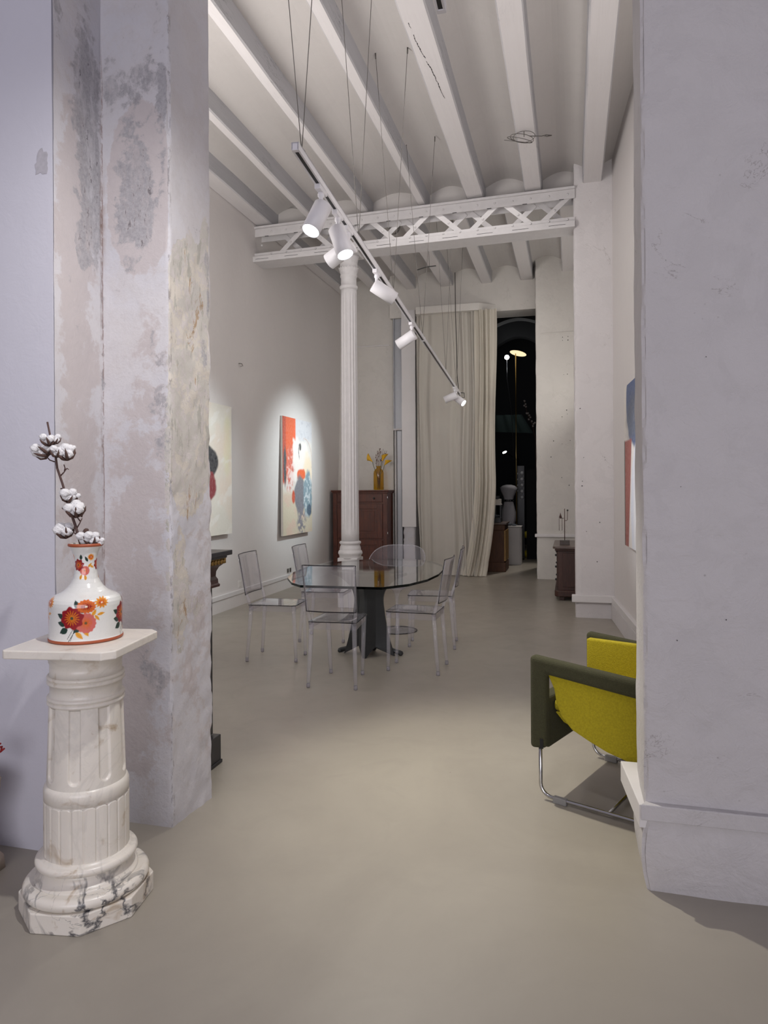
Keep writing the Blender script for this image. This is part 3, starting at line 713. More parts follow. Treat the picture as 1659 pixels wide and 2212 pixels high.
# coil of spare wire under the sixth beam, rod and small coil beyond the girder
m = MB()
for k in range(4):
    m.tube([( .10 * (1 + .06 * k) * math.cos(a) - .02 * k, .07 * math.sin(a + k * .3), -.05 - .012 * k - .02 * math.sin(a * 1 + k)) for a in np.linspace(0, 2 * math.pi, 24)], .0028, 6)
m.tube([(.05, 0, -.05), (.16, .02, -.055), (.20, .03, -.045), (.25, .02, -.06), (.21, 0, -.075), (.17, .0, -.06)], .0045, 6); m.tube([(0, 0, -.05), (0, 0, 0)], .004, 6)
tag(m.build('wire_coil', 'wire_grey', loc=(-.407, 6.75, BZ)), 'loose coil of spare wire hooked under the sixth beam', 'wire coil')
m = MB()
for k in range(3): m.tube([(.07 * math.cos(a) + .01 * k, .03 * k * .2, -.13 + .12 * math.sin(a)) for a in np.linspace(0, 2 * math.pi, 20)], .004, 6)
m.tube([(0, 0, 0), (0, 0, -.04)], .005, 6)
tag(m.build('wire_coil', 'wire_grey', loc=(-2.16, 8.7, 4.32+.58)), 'small tangled wire coil hanging beyond the girder, beside the track', 'wire coil')
tag(MB().tube([(-2.02, 9.5, 4.42), (-1.9, 9.5, 4.45), (-1.76, 9.5, 4.455)], .007, 6).tube([(-1.85, 9.5, 4.45), (-1.87, 9.5, 4.93)], .0022, 6).build('metal_rod', 'cable_black'), 'short dark bent rod hanging beyond the girder', 'rod')
tag(MB().tube([(-3.895, 7.86, 2.96), (-3.85, 7.86, 2.955), (-3.855, 7.90, 2.935), (-3.87, 7.87, 2.925)], .005, 6).build('wall_hook', 'wire_grey'), 'tiny wire hook high on the left wall', 'hook')

# ================================================================== PAINTINGS
def canvas(name, origin, ux, W, Hh, D, fn, label, nu=90, nv=140):
    """origin lower-left corner as seen from the room, ux = horizontal unit vector, colours painted per vertex"""
    e = empty(name, origin); ang = math.atan2(ux[1], ux[0]); e.rotation_euler = (0, 0, ang); tag(e, label, 'painting')
    U, V = np.meshgrid(np.linspace(0, 1, nu + 1), np.linspace(0, 1, nv + 1))
    rgb = fn(U, 1 - V)
    me = bpy.data.meshes.new('painted_canvas')
    v = np.stack([U * W, np.full_like(U, -D), V * Hh], -1).reshape(-1, 3); k = nu + 1
    me.from_pydata(v.tolist(), [], [(j * k + i, j * k + i + 1, (j + 1) * k + i + 1, (j + 1) * k + i) for j in range(nv) for i in range(nu)])
    at = me.color_attributes.new('Col', 'FLOAT_COLOR', 'POINT'); at.data.foreach_set('color', np.concatenate([rgb, np.ones((*rgb.shape[:2], 1))], -1).astype(np.float32).ravel())
    me.materials.append(MATS['oil_paint']); o = bpy.data.objects.new('painted_canvas', me); COL.objects.link(o); o.parent = e
    MB().box(0, W, -D + .0015, -.004, 0, Hh).build('stretcher', 'canvas_edge', e)
    return e
def lay(img, mask, c):
    c = np.array(c); m = np.clip(mask, 0, 1)[..., None]; return img * (1 - m) + c * m
def ell(U, V, u, v, a, b, e=.12, wob=.25, f=5, sd=0):
    q = np.sqrt(((U - u) / a) ** 2 + ((V - v) / b) ** 2) + wob * (fbm(U * f + sd, V * f * 1.8 + sd, 4) - .5) * 2
    return sstep(1 + e, 1 - e, q)
def paint_orange(U, V):
    n = fbm(U * 6, V * 12, 5); n2 = fbm(U * 22 + 4, V * 40, 4)
    im = np.ones((*U.shape, 3)) * np.array([.70, .66, .62]) * (0.8 + .4 * n[..., None])
    im = lay(im, sstep(.30, .2, V + .1 * n), (.62, .62, .66)); im = lay(im, sstep(.55, .75, n2) * sstep(.35, .1, V) * .5, (.42, .42, .48))
    im = lay(im, sstep(.58, .72, V + .15 * (n - .5)) , (.62, .55, .42)); im = lay(im, sstep(.5, .7, n) * sstep(.6, .7, V) * .5, (.70, .45, .38))
    im = lay(im, ell(U, V, .62, .36, .36, .20, .2, .4, 5, 2), (.86, .80, .76)); im = lay(im, ell(U, V, .83, .47, .15, .16, .3, .4, 6, 8), (.88, .74, .56))
    im = lay(im, sstep(.44, .40, U) * sstep(.20, .17, V + .06 * (n - .5)), (.78, .095, .01))
    im = lay(im, sstep(.38, .33, U + .25 * np.clip(V - .15, 0, 1) + .12 * (n - .5)) * sstep(.60, .5, V + .3 * U), (.72, .10, .015))
    im = lay(im, sstep(.12, .08, U) * sstep(.58, .54, V), (.50, .05, .012))
    im = lay(im, ell(U, V, .07, .42, .045, .17, .2, .2), (.045, .045, .06))
    im = lay(im, ell(U, V, .24, .45, .12, .17, .3, .5, 9) * sstep(.42, .6, n2), (.62, .12, .08)); im = lay(im, ell(U, V, .24, .45, .13, .18, .3, .5, 9) * sstep(.55, .35, n2) * .8, (.85, .62, .60))
    im = lay(im, ell(U, V, .60, .485, .15, .05, .2, .4, 7), (.80, .11, .01))
    im = lay(im, ell(U, V, .55, .66, .19, .17, .12, .25, 6), (.17, .17, .20)); im = lay(im, ell(U, V, .62, .88, .15, .16, .5, .5, 9) * sstep(.4, .6, n2), (.20, .19, .23))
    im = lay(im, ell(U, V, .86, .66, .16, .20, .15, .35, 6), (.20, .30, .36)); im = lay(im, ell(U, V, .86, .66, .16, .20, .2, .35, 6) * sstep(.5, .65, n2), (.55, .62, .66))
    im = lay(im, ell(U, V, .90, .80, .08, .05, .2, .2), (.05, .10, .16)); im = lay(im, ell(U, V, .34, .68, .05, .06, .2, .4, 9), (.55, .07, .02))
    d = np.abs(np.sqrt(((U - .72) / .28) ** 2 + ((V - .36) / .20) ** 2) - 1); im = lay(im, sstep(.03, .0, d) * (U > .7) * (V < .42) * .7, (.5, .22, .10))
    im = lay(im, ell(U, V, .58, .24, .03, .03, .2, .3), (.02, .02, .02)); im = lay(im, sstep(.012, .004, np.abs(U - .535 - .01 * np.sin(V * 40))) * sstep(.2, .22, V) * sstep(.36, .33, V), (.05, .05, .07))
    return np.clip(im, 0, 1)
def paint_cream(U, V):
    n = fbm(U * 5, V * 7, 5); im = np.ones((*U.shape, 3)) * np.array([.70, .67, .60]) * (.92 + .16 * n[..., None])
    im = lay(im, ell(U, V, .93, .32, .06, .22, .5, .4) * .6, (.72, .70, .42)); im = lay(im, sstep(.5, .7, fbm(U * 3 + 5, V * 3, 4)) * .5, (.74, .58, .48))
    im = lay(im, sstep(.55, .68, fbm(U * 9 + V * 14, V * 5 - U * 6, 4)) * .5, (.80, .79, .76))
    im = lay(im, ell(U, V, .55, .45, .225, .14, .06, .1), (.012, .014, .022)); im = lay(im, ell(U, V, .55, .62, .20, .14, .06, .15) * (V > .52), (.22, .01, .02))
    return np.clip(im, 0, 1)
def paint_blue(U, V):
    n = fbm(U * 5, V * 12, 5); im = np.ones((*U.shape, 3)) * np.array([.66, .62, .58])
    im = lay(im, ell(U, V, .50, .10, .42, .30, .05, .10), (.03, .07, .20)); im = lay(im, ell(U, V, .42, .22, .32, .14, .4, .3) * .8, (.055, .07, .10))
    im = lay(im, sstep(.26, .22, U + .2 * (V - .6)) * sstep(.335, .35, V), (.26, .045, .03))
    im = lay(im, sstep(.04, .02, U) * sstep(.33, .35, V), (.05, .06, .05))
    im = lay(im, ell(U, V, .78, .30, .2, .10, .1, .3), (.80, .22, .26))
    im = lay(im, ell(U, V, .52, .78, .27, .42, .05, .05), (.60, .62, .68)); im = lay(im, ell(U, V, .75, .80, .12, .36, .4, .2), (.50, .44, .30)); im = lay(im, ell(U, V, .40, .80, .05, .3, .5, .2) * .7, (.75, .74, .74))
    return np.clip(im, 0, 1)
canvas('painting', (-3.905, 9.15, .775), (0, 1), 1.14, 1.675, .035, paint_orange, 'abstract painting in orange, grey and teal on the left wall')
canvas('painting', (-3.905, 6.10, .915), (0, 1), 1.52, 1.49, .035, paint_cream, 'pale cream abstract painting partly hidden by the left pillar')
yr = 7.0; ur = Vector((.07, -1, 0)).normalized()
canvas('painting', (rwx(yr) - .004, yr, .895), (ur.x, ur.y), 1.5, 1.47, .035, paint_blue, 'tall painting in blue, red and white on the right wall')

# ================================================================== TALL CABINET + VASE
cbn = empty('tall_cabinet', (-3.402, 11.50, 0)); tag(cbn, 'tall dark mahogany cabinet with drawer, standing in the far left corner', 'cabinet')
MB().box(-.47, .47, -.20, .18, .06, 1.36).build('carcass', 'mahogany', cbn, bevel=.004)
MB().box(-.50, .50, -.23, .18, 1.372, 1.40).build('top', 'mahogany', cbn, bevel=.008)
MB().box(-.485, .485, -.215, .18, 1.345, 1.372).build('cornice', 'mahogany', cbn, bevel=.006)
MB().box(-.49, .49, -.22, .18, 0, .08).build('base', 'mahogany', cbn, bevel=.006)
for x in (-.47, .40): MB().box(x, x + .07, -.215, -.195, .08, 1.345).build('pilaster_strip', 'mahogany', cbn, bevel=.004)
d = MB().box(-.39, .39, -.216, -.198, 1.20, 1.33).build('drawer', 'mahogany', cbn, bevel=.006)
for x in (-.25, .25): MB().ball((x, -.235, 1.265), .018, 12, 8, sx=(1, 1, 1)).build('knob', 'dark_iron', d)
def panel_door(z0, z1):
    d = MB().box(-.39, .39, -.212, -.198, z0, z1).build('door', 'mahogany', cbn, bevel=.003)
    for a in ((-.39, -.30, z0, z1), (.30, .39, z0, z1), (-.30, .30, z0, z0 + .08), (-.30, .30, z1 - .08, z1)): MB().box(a[0], a[1], -.224, -.210, a[2], a[3]).build('rail', 'mahogany', d, bevel=.003)
    MB().box(-.25, .25, -.219, -.210, z0 + .12, z1 - .12).build('field_panel', 'mahogany', d, bevel=.006)
    MB().ball((-.27, -.232, z1 - .05), .010, 10, 6).build('keyhole', 'dark_iron', d)
panel_door(.60, 1.17); panel_door(.12, .57)
for z in (1.25, .66, .2): MB().tube([(.475, -.205, z), (.475, -.205, z + .05)], .008, 8).build('hinge', 'chrome', cbn)
vz = empty('bottle_vase', (-3.12, 11.46, 1.40)); tag(vz, 'tall yellow glass bottle vase on the mahogany cabinet', 'vase')
MB().lathe([(0, .003), (.080, .003), (.086, .012), (.086, .28), (.080, .315), (.060, .345), (.038, .36), (.036, .385), (.048, .40), (.046, .402), (.032, .385), (.033, .36), (.055, .340), (.075, .31), (.080, .28), (.080, .014), (0, .010)], 40, cap=False).build('glass_body', 'yellow_glass', vz)
bq = empty('dried_bouquet', (-3.12, 11.46, 1.415)); tag(bq, 'yellow calla lilies and dried berry sprigs in the yellow glass bottle vase', 'flowers')
def calla(px, py, pz, lean, flip):
    st = MB().tube([(.02 * flip, 0, 0), (.3 * px, .2 * py, .25), (px * .8, py, pz - .08), (px, py, pz)], .0045, 6).build('stem', 'green_stem', bq)
    M = Matrix.Translation((px, py, pz)) @ Matrix.Rotation(lean, 4, 'Y'); m = MB()
    def fn(u, v):
        a = (u - .5) * 2 * math.pi * .93; r = .008 + .044 * v ** 1.4 * (1 + .25 * math.cos(a)); return (r * math.cos(a), r * math.sin(a), .11 * v + .035 * v * v * math.cos(a))
    m.grid(fn, 20, 10, M=M); m.build('calla_flower', 'calla', bq, fix=False)
    MB().tube([Vector(M @ Vector((0, 0, .01))), Vector(M @ Vector((0, 0, .08)))], .006, 6).build('spadix', 'honey_wood', bq)
calla(-.10, -.02, .46, R(-50), -1); calla(.07, -.03, .47, R(20), 1); calla(.10, .0, .40, R(38), 1)
random.seed(3)
for k in range(7):
    a = -.10 + .035 * k; h = .56 + .13 * random.random(); tip = (a * .9 + .04, .03 * random.random(), h)
    m = MB().tube([(0, 0, 0), (a * .3, 0, .3), tip], .0028, 5)
    for q in range(6):
        t = .72 + .28 * random.random(); p = (tip[0] * t + .03 * (random.random() - .5), tip[1] + .03 * (random.random() - .5), tip[2] * t)
        m.tube([(tip[0] * t * .95, tip[1], tip[2] * t * .95), p], .0018, 4); m.ball(p, .0075, 6, 4)
    m.build('berry_sprig', 'berry', bq)

# ================================================================== CURTAIN
def curtain():
    e = empty('curtain', (-1.8, 11.52, 0)); tag(e, 'floor length cream linen curtain drawn beside the dark doorway', 'curtain')
    def mk(xt0, xt1, n, seed, amp, bx, y0, name, fr, mat='curtain_linen'):
        def fn(u, v):
            z = 4.30 - 4.29 * (1 - v) if False else 4.29 * v + .008
            xt = xt0 + (xt1 - xt0) * u; t = 1 - v
            xx = xt + bx(u, z)
            ph = 2 * math.pi * (fr * u + .35 * math.sin(5 * u + seed)) + .5 * math.sin(2.2 * z + seed + 4 * u)
            a = amp * (.45 + .75 * (1 - v * .55)) * (.55 + .45 * math.sin(7 * u + seed * 2))
            yy = y0 + a * math.sin(ph) + a * .35 * math.sin(2.3 * ph + 1) - .05 * max(0, .12 - z) / .12
            return (xx + 1.8, yy - 11.52 + .012 * math.sin(z * 3 + u * 9), z)
        return MB().grid(fn, n, 90, 0, True).build(name, mat, e, fix=False)
    mk(-2.47, -1.42, 240, 1.0, .042, lambda u, z: .10 * (1 - u) * max(0, (1.2 - z)) / 1.2 * .6, 11.50, 'wide_panel', 5.5)
    def bx(u, z):
        s = 0
        if z < 1.6: s = -.20 * ((1.6 - z) / 1.6) ** 1.6
        return s + .02 * math.sin(z * 1.7 + 1) * u + (.03 * (1 - z / .25) * (u - .4) if z < .25 else 0)
    mk(-1.50, -1.155, 160, 2.6, .055, bx, 11.44, 'gathered_panel', 3.6, 'curtain_cream')
curtain()

# ================================================================== BEYOND THE DOORWAY
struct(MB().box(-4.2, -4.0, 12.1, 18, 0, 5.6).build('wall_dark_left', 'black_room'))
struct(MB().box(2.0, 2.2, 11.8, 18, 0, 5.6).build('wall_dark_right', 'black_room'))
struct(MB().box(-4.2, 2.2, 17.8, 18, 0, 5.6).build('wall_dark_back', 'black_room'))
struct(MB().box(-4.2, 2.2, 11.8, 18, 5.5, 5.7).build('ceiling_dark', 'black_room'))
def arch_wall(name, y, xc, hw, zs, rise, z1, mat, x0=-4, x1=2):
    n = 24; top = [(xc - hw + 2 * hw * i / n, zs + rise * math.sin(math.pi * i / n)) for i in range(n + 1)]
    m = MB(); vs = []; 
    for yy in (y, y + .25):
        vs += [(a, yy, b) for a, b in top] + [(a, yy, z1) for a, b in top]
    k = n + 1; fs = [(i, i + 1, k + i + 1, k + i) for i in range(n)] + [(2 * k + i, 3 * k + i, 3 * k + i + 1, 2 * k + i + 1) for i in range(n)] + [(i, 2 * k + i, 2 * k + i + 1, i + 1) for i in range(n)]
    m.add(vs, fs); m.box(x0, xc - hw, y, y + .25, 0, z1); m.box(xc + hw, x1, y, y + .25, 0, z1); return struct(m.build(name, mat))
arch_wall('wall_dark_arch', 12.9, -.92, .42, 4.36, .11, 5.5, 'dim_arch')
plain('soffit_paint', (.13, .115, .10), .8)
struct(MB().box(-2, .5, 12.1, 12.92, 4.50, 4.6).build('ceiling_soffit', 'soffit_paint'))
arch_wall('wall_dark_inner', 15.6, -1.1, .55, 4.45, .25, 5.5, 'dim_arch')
# things seen through the doorway
wc = empty('wooden_counter', (-1.36, 12.38, 0)); tag(wc, 'dark wooden counter with honey coloured edge just beyond the curtain', 'counter')
MB().box(-.30, .26, -.26, .3, .06, .78).build('body', 'oak_dark', wc, bevel=.004)
MB().box(-.33, .30, -.30, .34, .80, .83).build('top', 'walnut_top', wc, bevel=.006)
MB().box(-.31, .275, -.28, .32, .70, .80).build('cornice', 'oak_dark', wc, bevel=.012)
MB().box(.255, .285, -.27, .3, .18, .70).build('edge_panel', 'honey_wood', wc, bevel=.004)
MB().box(-.31, .285, -.285, .32, 0, .16).build('base', 'oak_dark', wc, bevel=.01)
pb = empty('white_plinth', (-1.03, 13.40, 0)); tag(pb, 'white square plinth standing in the dark doorway', 'plinth')
MB().box(-.135, .115, -.15, .15, 0, .69).build('front_board', 'plinth_white', pb, bevel=.003)
MB().box(.117, .135, -.155, .15, 0, .69).build('side_board', 'plinth_white', pb, bevel=.002)
MB().box(-.14, .14, -.16, .15, .692, .71).build('top_board', 'plinth_white', pb, bevel=.003)
m = MB(); m.ball((-.08, 0, .03), .035, 8, 6, sx=(1.6, 1, .9), wob=.3); m.ball((.0, 0, .02), .03, 8, 6, sx=(2.2, 1, .6), wob=.3)
tag(m.build('folded_cloth', 'cloth_grey', loc=(-1.04, 13.38, .709)), 'crumpled grey cloth lying on the white plinth', 'cloth')
df = empty('dress_form', (-1.16, 13.72, 0)); tag(df, 'white draped garment with studded dark belt on a dress form', 'dress form')
MB().lathe([(.02, .62), (.10, .66), (.13, .80), (.135, .95), (.10, 1.10), (.085, 1.17), (.10, 1.25), (.15, 1.36), (.165, 1.42), (.12, 1.46), (.05, 1.48), (0, 1.48)], 40, rf=lambda a, r, z: r * (1 + .07 * math.sin(7 * a) * (1.2 - min(1.1, z)) * 1.5)).build('garment', 'cloth_white', df)
MB().lathe([(.088, 1.155), (.094, 1.16), (.094, 1.195), (.088, 1.20)], 40, cap=False).build('belt', 'ebony', df)
m = MB(); [m.ball((.095 * math.cos(a), .095 * math.sin(a), 1.177), .010, 8, 6) for a in np.linspace(-2.6, -.3, 4)]; tag(m.build('studs', 'chrome', df), kind='stuff')
MB().lathe([(.16, 0), (.16, .015), (.02, .03), (.012, .1), (.012, .63)], 24).build('stand', 'dark_iron', df)
bx = empty('display_case', (-1.33, 12.28, .83)); tag(bx, 'small black display case with a bright window, on the wooden counter', 'case')
MB().box(-.16, .17, -.12, .14, 0, .08).build('lower_box', 'ebony', bx, bevel=.004)
for x in (-.16, .155):
    for y in (-.12, .125): MB().box(x, x + .015, y, y + .015, .08, .30).build('post', 'ebony', bx)
MB().box(-.16, .17, -.12, .14, .30, .315).build('shelf', 'plinth_white', bx)
MB().box(-.15, .16, -.10, .12, .315, .40).build('upper_box', 'canvas_edge', bx, bevel=.004)
MB().box(-.16, .13, -.11, .13, .40, .45).build('lid', 'ebony', bx, bevel=.004)
emit('case_light', (1.0, .80, .50), .9)
MB().box(-.06, .02, .06, .07, .14, .25).build('lit_panel', 'case_light', bx)
MB().box(-.15, -.09, .02, .05, .09, .26).build('wooden_block', 'honey_wood', bx)
MB().ball((0, 0, .11), .05, 12, 8, sx=(2.2, 1, .8), wob=.4).build('scarf', 'cloth_grey', bx)
# string of round bulbs on a black mirror frame
mf = empty('bulb_mirror', (-.985, 14.55, 0)); tag(mf, 'black mirror frame with a column of five round unlit bulbs', 'mirror')
MB().box(-.07, .07, 0, .04, 0, 1.86).build('frame_post', 'ebony', mf)
plain('bulb_frost', (0.85, .85, .88), .3)
for k in range(5): MB().ball((.03, -.04, 1.225 + .122 * k), .036, 14, 10).build('bulb', 'bulb_frost', mf)
for k in range(4): MB().ball((-.06, -.02, 1.35 + .118 * k), .022, 10, 8, sx=(.45, 1, 1)).build('bulb', 'bulb_frost', mf)
pn = MB().box(-.86, -.3, 14.35, 14.38, 0, 1.78); tag(pn.build('dark_panel', 'dim_arch'), 'dark brown board standing right of the bulb mirror', 'panel')
# lamps in the dark
dl = empty('disc_lamp', (-1.05, 14.25, 0)); tag(dl, 'thin disc lamp glowing on a slim brass stem in the dark doorway', 'floor lamp')
M = Matrix.Translation((.05, 0, 4.085)) @ Matrix.Rotation(R(13), 4, 'Y') @ Matrix.Rotation(R(-9), 4, 'X')
MB().lathe([(0, .006), (.15, .004), (.17, 0), (.15, -.004)], 40, M=M, cap=False).build('disc', 'brass', dl, fix=False)
MB().lathe([(0, -.005), (.165, -.0045)], 40, M=M, cap=False).build('glowing_face', 'disc_glow', dl, fix=False)
MB().tube([(0, 0, 0), (0, 0, 4.08)], .010, 8).build('stem', 'brass', dl); MB().lathe([(.15, 0), (.15, .02), (0, .03)], 24).build('base', 'ebony', dl)
gl = empty('globe_lamp', (-1.285, 15.0, 0)); tag(gl, 'small bright white globe lamp on a thin dark stem', 'floor lamp')
MB().ball((0, 0, 4.15), .049, 16, 12).build('globe', 'bulb_glow', gl)
MB().tube([(.12, 0, .02), (.12, 0, 2.3), (.09, 0, 3.0), (.0, 0, 3.7), (0, 0, 4.12)], .006, 8).build('stem', 'ebony', gl); MB().lathe([(.13, 0), (.13, .02), (0, .03)], 24, M=T(.12, 0, 0)).build('base', 'ebony', gl)
wl = empty('wall_light', (-1.255, 14.0, 2.115)); tag(wl, 'small oval white light low in the dark doorway', 'wall lamp')
MB().ball((0, 0, 0), .045, 16, 10, sx=(1, .5, .42), M=Matrix.Rotation(R(-24), 4, 'Y')).build('glowing_oval', 'bulb_glow', wl)
MB().box(-.012, .012, .01, 3.8, -.012, .012).build('arm', 'ebony', wl)
tag(MB().grid(lambda u, v: (-1.70 + .68 * u + .24 * u * (1 - v) ** 1.0, 15.56 + .02 * math.sin(22 * u), 2.64 + .36 * v - .05 * u * (1 - v)), 60, 10).build('hanging_cloth', 'cloth_green', fix=False), 'dark green cloth hanging in folds in the dark doorway', 'cloth')
bs = empty('blossom_branch', (-.66, 14.1, 1.78)); tag(bs, 'branch of small white blossoms reaching in from the right in the dark', 'branch')
plain('blossom', (.42, .38, .36), .8)
MB().tube([(0, 0, 0), (.0, 0, .55), (-.06, 0, .85), (-.16, 0, 1.08), (-.21, 0, 1.32)], .008, 6).build('twig', 'stem_brown', bs)
random.seed(5)
for p in ((-.21, 1.33), (-.19, 1.27), (-.215, 1.24), (-.18, 1.22), (-.17, 1.09), (-.145, 1.09), (-.12, 1.05), (-.10, 1.01), (-.13, .97), (-.07, .93), (-.04, .88), (-.015, .90), (-.05, .84)):
    MB().ball((p[0], -.02, p[1]), .020, 8, 6, wob=.3, sx=(1, .8, .9)).build('blossom', 'blossom', bs)
sh = empty('yellow_object', (-.86, 14.7, 0)); tag(sh, 'yellow moulded object peeking out behind the white plinth', 'chair')  # yellow thing of unknown kind, built as seat, stem and foot
MB().ball((0, 0, .46), .10, 16, 10, sx=(1.1, 1, .75)).build('seat', 'yellow_paint', sh); MB().ball((0, 0, .07), .12, 16, 10, sx=(1.0, 1, .65)).build('foot', 'yellow_paint', sh); MB().tube([(0, 0, .05), (0, 0, .42)], .02, 8).build('stem', 'ebony', sh)
lw_ = bpy.data.lights.new('doorway_fill_spot', 'SPOT'); lw_.energy = 230; lw_.spot_size = R(38); lw_.spot_blend = .8; lw_.color = (1, .93, .86); lw_.shadow_soft_size = .08  # spot added to brighten the doorway floor, no fixture modelled
o = bpy.data.objects.new('doorway_fill_spot', lw_); COL.objects.link(o); o.location = (-.2, 14.0, 4.2); o.rotation_euler = (Vector((-.85, 12.4, 0)) - Vector(o.location)).to_track_quat('-Z', 'Y').to_euler()

pl_ = bpy.data.lights.new('globe_light', 'POINT'); pl_.energy = 14; pl_.shadow_soft_size = .05
o = bpy.data.objects.new('globe_light', pl_); COL.objects.link(o); o.location = (-1.2, 14.85, 4.1)
# ================================================================== CHEST AND IRON FIGURE
cs = empty('chest_of_drawers', (.14, 9.75, 0)); tag(cs, 'low dark walnut chest of drawers behind the right pilaster', 'chest')
MB().box(-.31, .31, -.50, .50, .10, .64).build('carcass', 'walnut', cs, bevel=.006)
MB().prism([(-.37, -.52), (-.34, -.56), (.32, -.56), (.32, .56), (-.34, .56), (-.37, .52)], .655, .685).build('top', 'walnut_top', cs, bevel=.008)
MB().box(-.345, .32, -.54, .54, .63, .657).build('cornice', 'walnut', cs, bevel=.008)
MB().prism([(-.35, -.50), (-.31, -.55), (.32, -.55), (.32, .55), (-.31, .55), (-.35, .50)], .05, .13).build('base', 'walnut', cs, bevel=.012)
for x in (-.29, .26):
    for y in (-.50, .44): MB().box(x, x + .06, y, y + .06, 0, .055).build('foot', 'walnut', cs, bevel=.004)
for z0, z1 in ((.16, .31), (.33, .47), (.49, .61)):
    d = MB().box(-.325, -.30, -.44, .44, z0, z1).build('drawer', 'walnut', cs, bevel=.006)
    for y in (-.25, .25): MB().ball((-.335, y, (z0 + z1) / 2), .016, 10, 8).build('knob', 'dark_iron', d)
MB().box(-.25, .28, -.508, -.498, .17, .60).build('side_panel', 'walnut', cs, bevel=.004)
fg = empty('iron_figure', (-.085, 9.50, .685)); tag(fg, 'thin rusty iron figure on a stone block, standing on the walnut chest', 'sculpture')
MB().box(-.062, .062, -.05, .05, 0, .058).build('block', 'stone_grey', fg, bevel=.003)
MB().tube([(0, 0, .055), (0, 0, .47)], .0052, 8).build('rod', 'rust_iron', fg)
MB().tube([(-.01, 0, .345), (-.062, 0, .345)], .004, 6).tube([(-.068, 0, .345), (-.032, 0, .345), (-.032, 0, .185), (-.068, 0, .185)], .0035, 6, closed=True).build('hanging_loop', 'rust_iron', fg)
MB().lathe([(.020, 0), (0, .07)], 12, M=T(-.052, 0, .350)).build('cone', 'rust_iron', fg)
MB().tube([(0, 0, .315), (.025, 0, .315), (.036, 0, .325), (.038, 0, .44)], .004, 6).build('hook', 'rust_iron', fg); MB().ball((.038, 0, .448), .012, 10, 8).build('bead', 'dark_iron', fg)
tag(MB().box(-.05, .08, -.05, .05, 0, .022).build('stone_slab', 'stone_grey', loc=(.12, 9.78, .685), bevel=.003), 'flat dark slab lying behind the iron figure on the chest', 'slab')

# ================================================================== SOCKETS, CONSOLE
for i, (y, z, n) in enumerate(((8.0, .262, 1), (9.57, .252, 2))):
    s = empty('wall_socket', (-3.97, y, z)); tag(s, ('single', 'double')[i] + (' white wall socket behind the left clear chairs', ' white wall socket further along the left wall')[i], 'socket')
    MB().box(0, .012, -.045 * (1 + .6 * (n - 1)), .045 * (1 + .6 * (n - 1)), -.045, .045).build('plate', 'socket_white', s, bevel=.004)
    for k in range(n): MB().box(.010, .016, -.03 + (k - (n - 1) / 2) * .09, .03 + (k - (n - 1) / 2) * .09, -.03, .03).build('socket_insert', 'wire_grey' if n == 2 else 'socket_white', s, bevel=.003)
kn = empty('console_table', (-2.25, 3.28, 0)); tag(kn, 'black and gilt console with carved bracket, behind the left pillar', 'console')
MB().box(-.45, .525, -.20, .12, 1.10, 1.125).build('top', 'ebony', kn, bevel=.003)
MB().box(-.45, .505, -.18, .10, 1.085, 1.10).build('cornice', 'ebony', kn, bevel=.004)
MB().box(-.44, .415, -.17, .10, .155, .93).build('body', 'ebony', kn)
MB().box(-.45, .452, -.19, .12, 0, .150).build('base', 'ebony', kn, bevel=.004)
MB().box(-.455, .458, -.195, .125, .0, .018).build('plinth_edge', 'ebony', kn, bevel=.003)
m = MB(); cur = [(.40, .93), (.455, .932), (.457, .944), (.447, .95), (.445, .97), (.432, .985), (.435, 1.01), (.452, 1.035), (.475, 1.05), (.478, 1.065), (.40, 1.065)]
m.add([(x, y, z) for y in (-.17, .11) for x, z in cur], [tuple(range(11)), tuple(range(21, 10, -1))] + [(i, (i + 1) % 11, 11 + (i + 1) % 11, 11 + i) for i in range(11)]); m.build('bracket', 'oxblood', kn)
m = MB(); 
for k in range(9):
    m.ball((.492, -.165 + .032 * k, 1.068), .012, 8, 6, sx=(.7, 1.1, 1.1))
for k in range(8): m.ball((.15 + .045 * k, -.182, 1.068), .014, 8, 6, sx=(1.2, .6, 1.0))
m.box(.40, .490, -.172, .115, 1.055, 1.085); tag(m.build('gilt_moulding', 'gilt', kn), kind='stuff')

# ================================================================== GLASS TABLE
tb_ = empty('glass_table', (-1.70, 5.90, 0)); tag(tb_, 'glass topped dining table on a dark iron pedestal, ringed by clear chairs', 'table')
out = [(-2.045, 4.99), (-1.925, 4.865), (-1.312, 4.885), (-1.16, 5.10), (-1.08, 5.38), (-1.055, 5.72), (-1.075, 6.08), (-1.15, 6.42), (-1.30, 6.70), (-1.50, 6.86), (-1.78, 6.86), (-2.06, 6.68), (-2.25, 6.38), (-2.31, 6.0), (-2.28, 5.6), (-2.19, 5.26)]
poly = [(x + 1.70, y - 5.90) for x, y in out]
MB().prism(poly, .716, .734, 0, 1).build('glass_top', ['table_glass', 'table_glass_edge'], tb_)
def ped_sec(z):
    # half extents of the cast body: broad left-right blades, shallow front-back; waisted
    t = (z - .0) / .70; wst = 1 - math.sin(math.pi * min(1, max(0, t)) ** .8)
    hx = .118 + .108 * (1 - t) ** 2.2 + .20 * max(0, (t - .62) / .38) ** 2.6; hy = .085 + .07 * (1 - t) ** 1.6 + .14 * max(0, (t - .62) / .38) ** 2.6
    return hx, hy
m = MB(); zs = np.linspace(.0, .70, 29); ring = []
for z in zs:
    hx, hy = ped_sec(z); wx = min(.075, hx * .55)
    ring.append([(-hx, .012), (-hx, -.012), (-wx, -hy * .45), (-.012, -hy), (.012, -hy), (wx, -hy * .45), (hx, -.012), (hx, .012), (wx, hy * .45), (.012, hy), (-.012, hy), (-wx, hy * .45)])
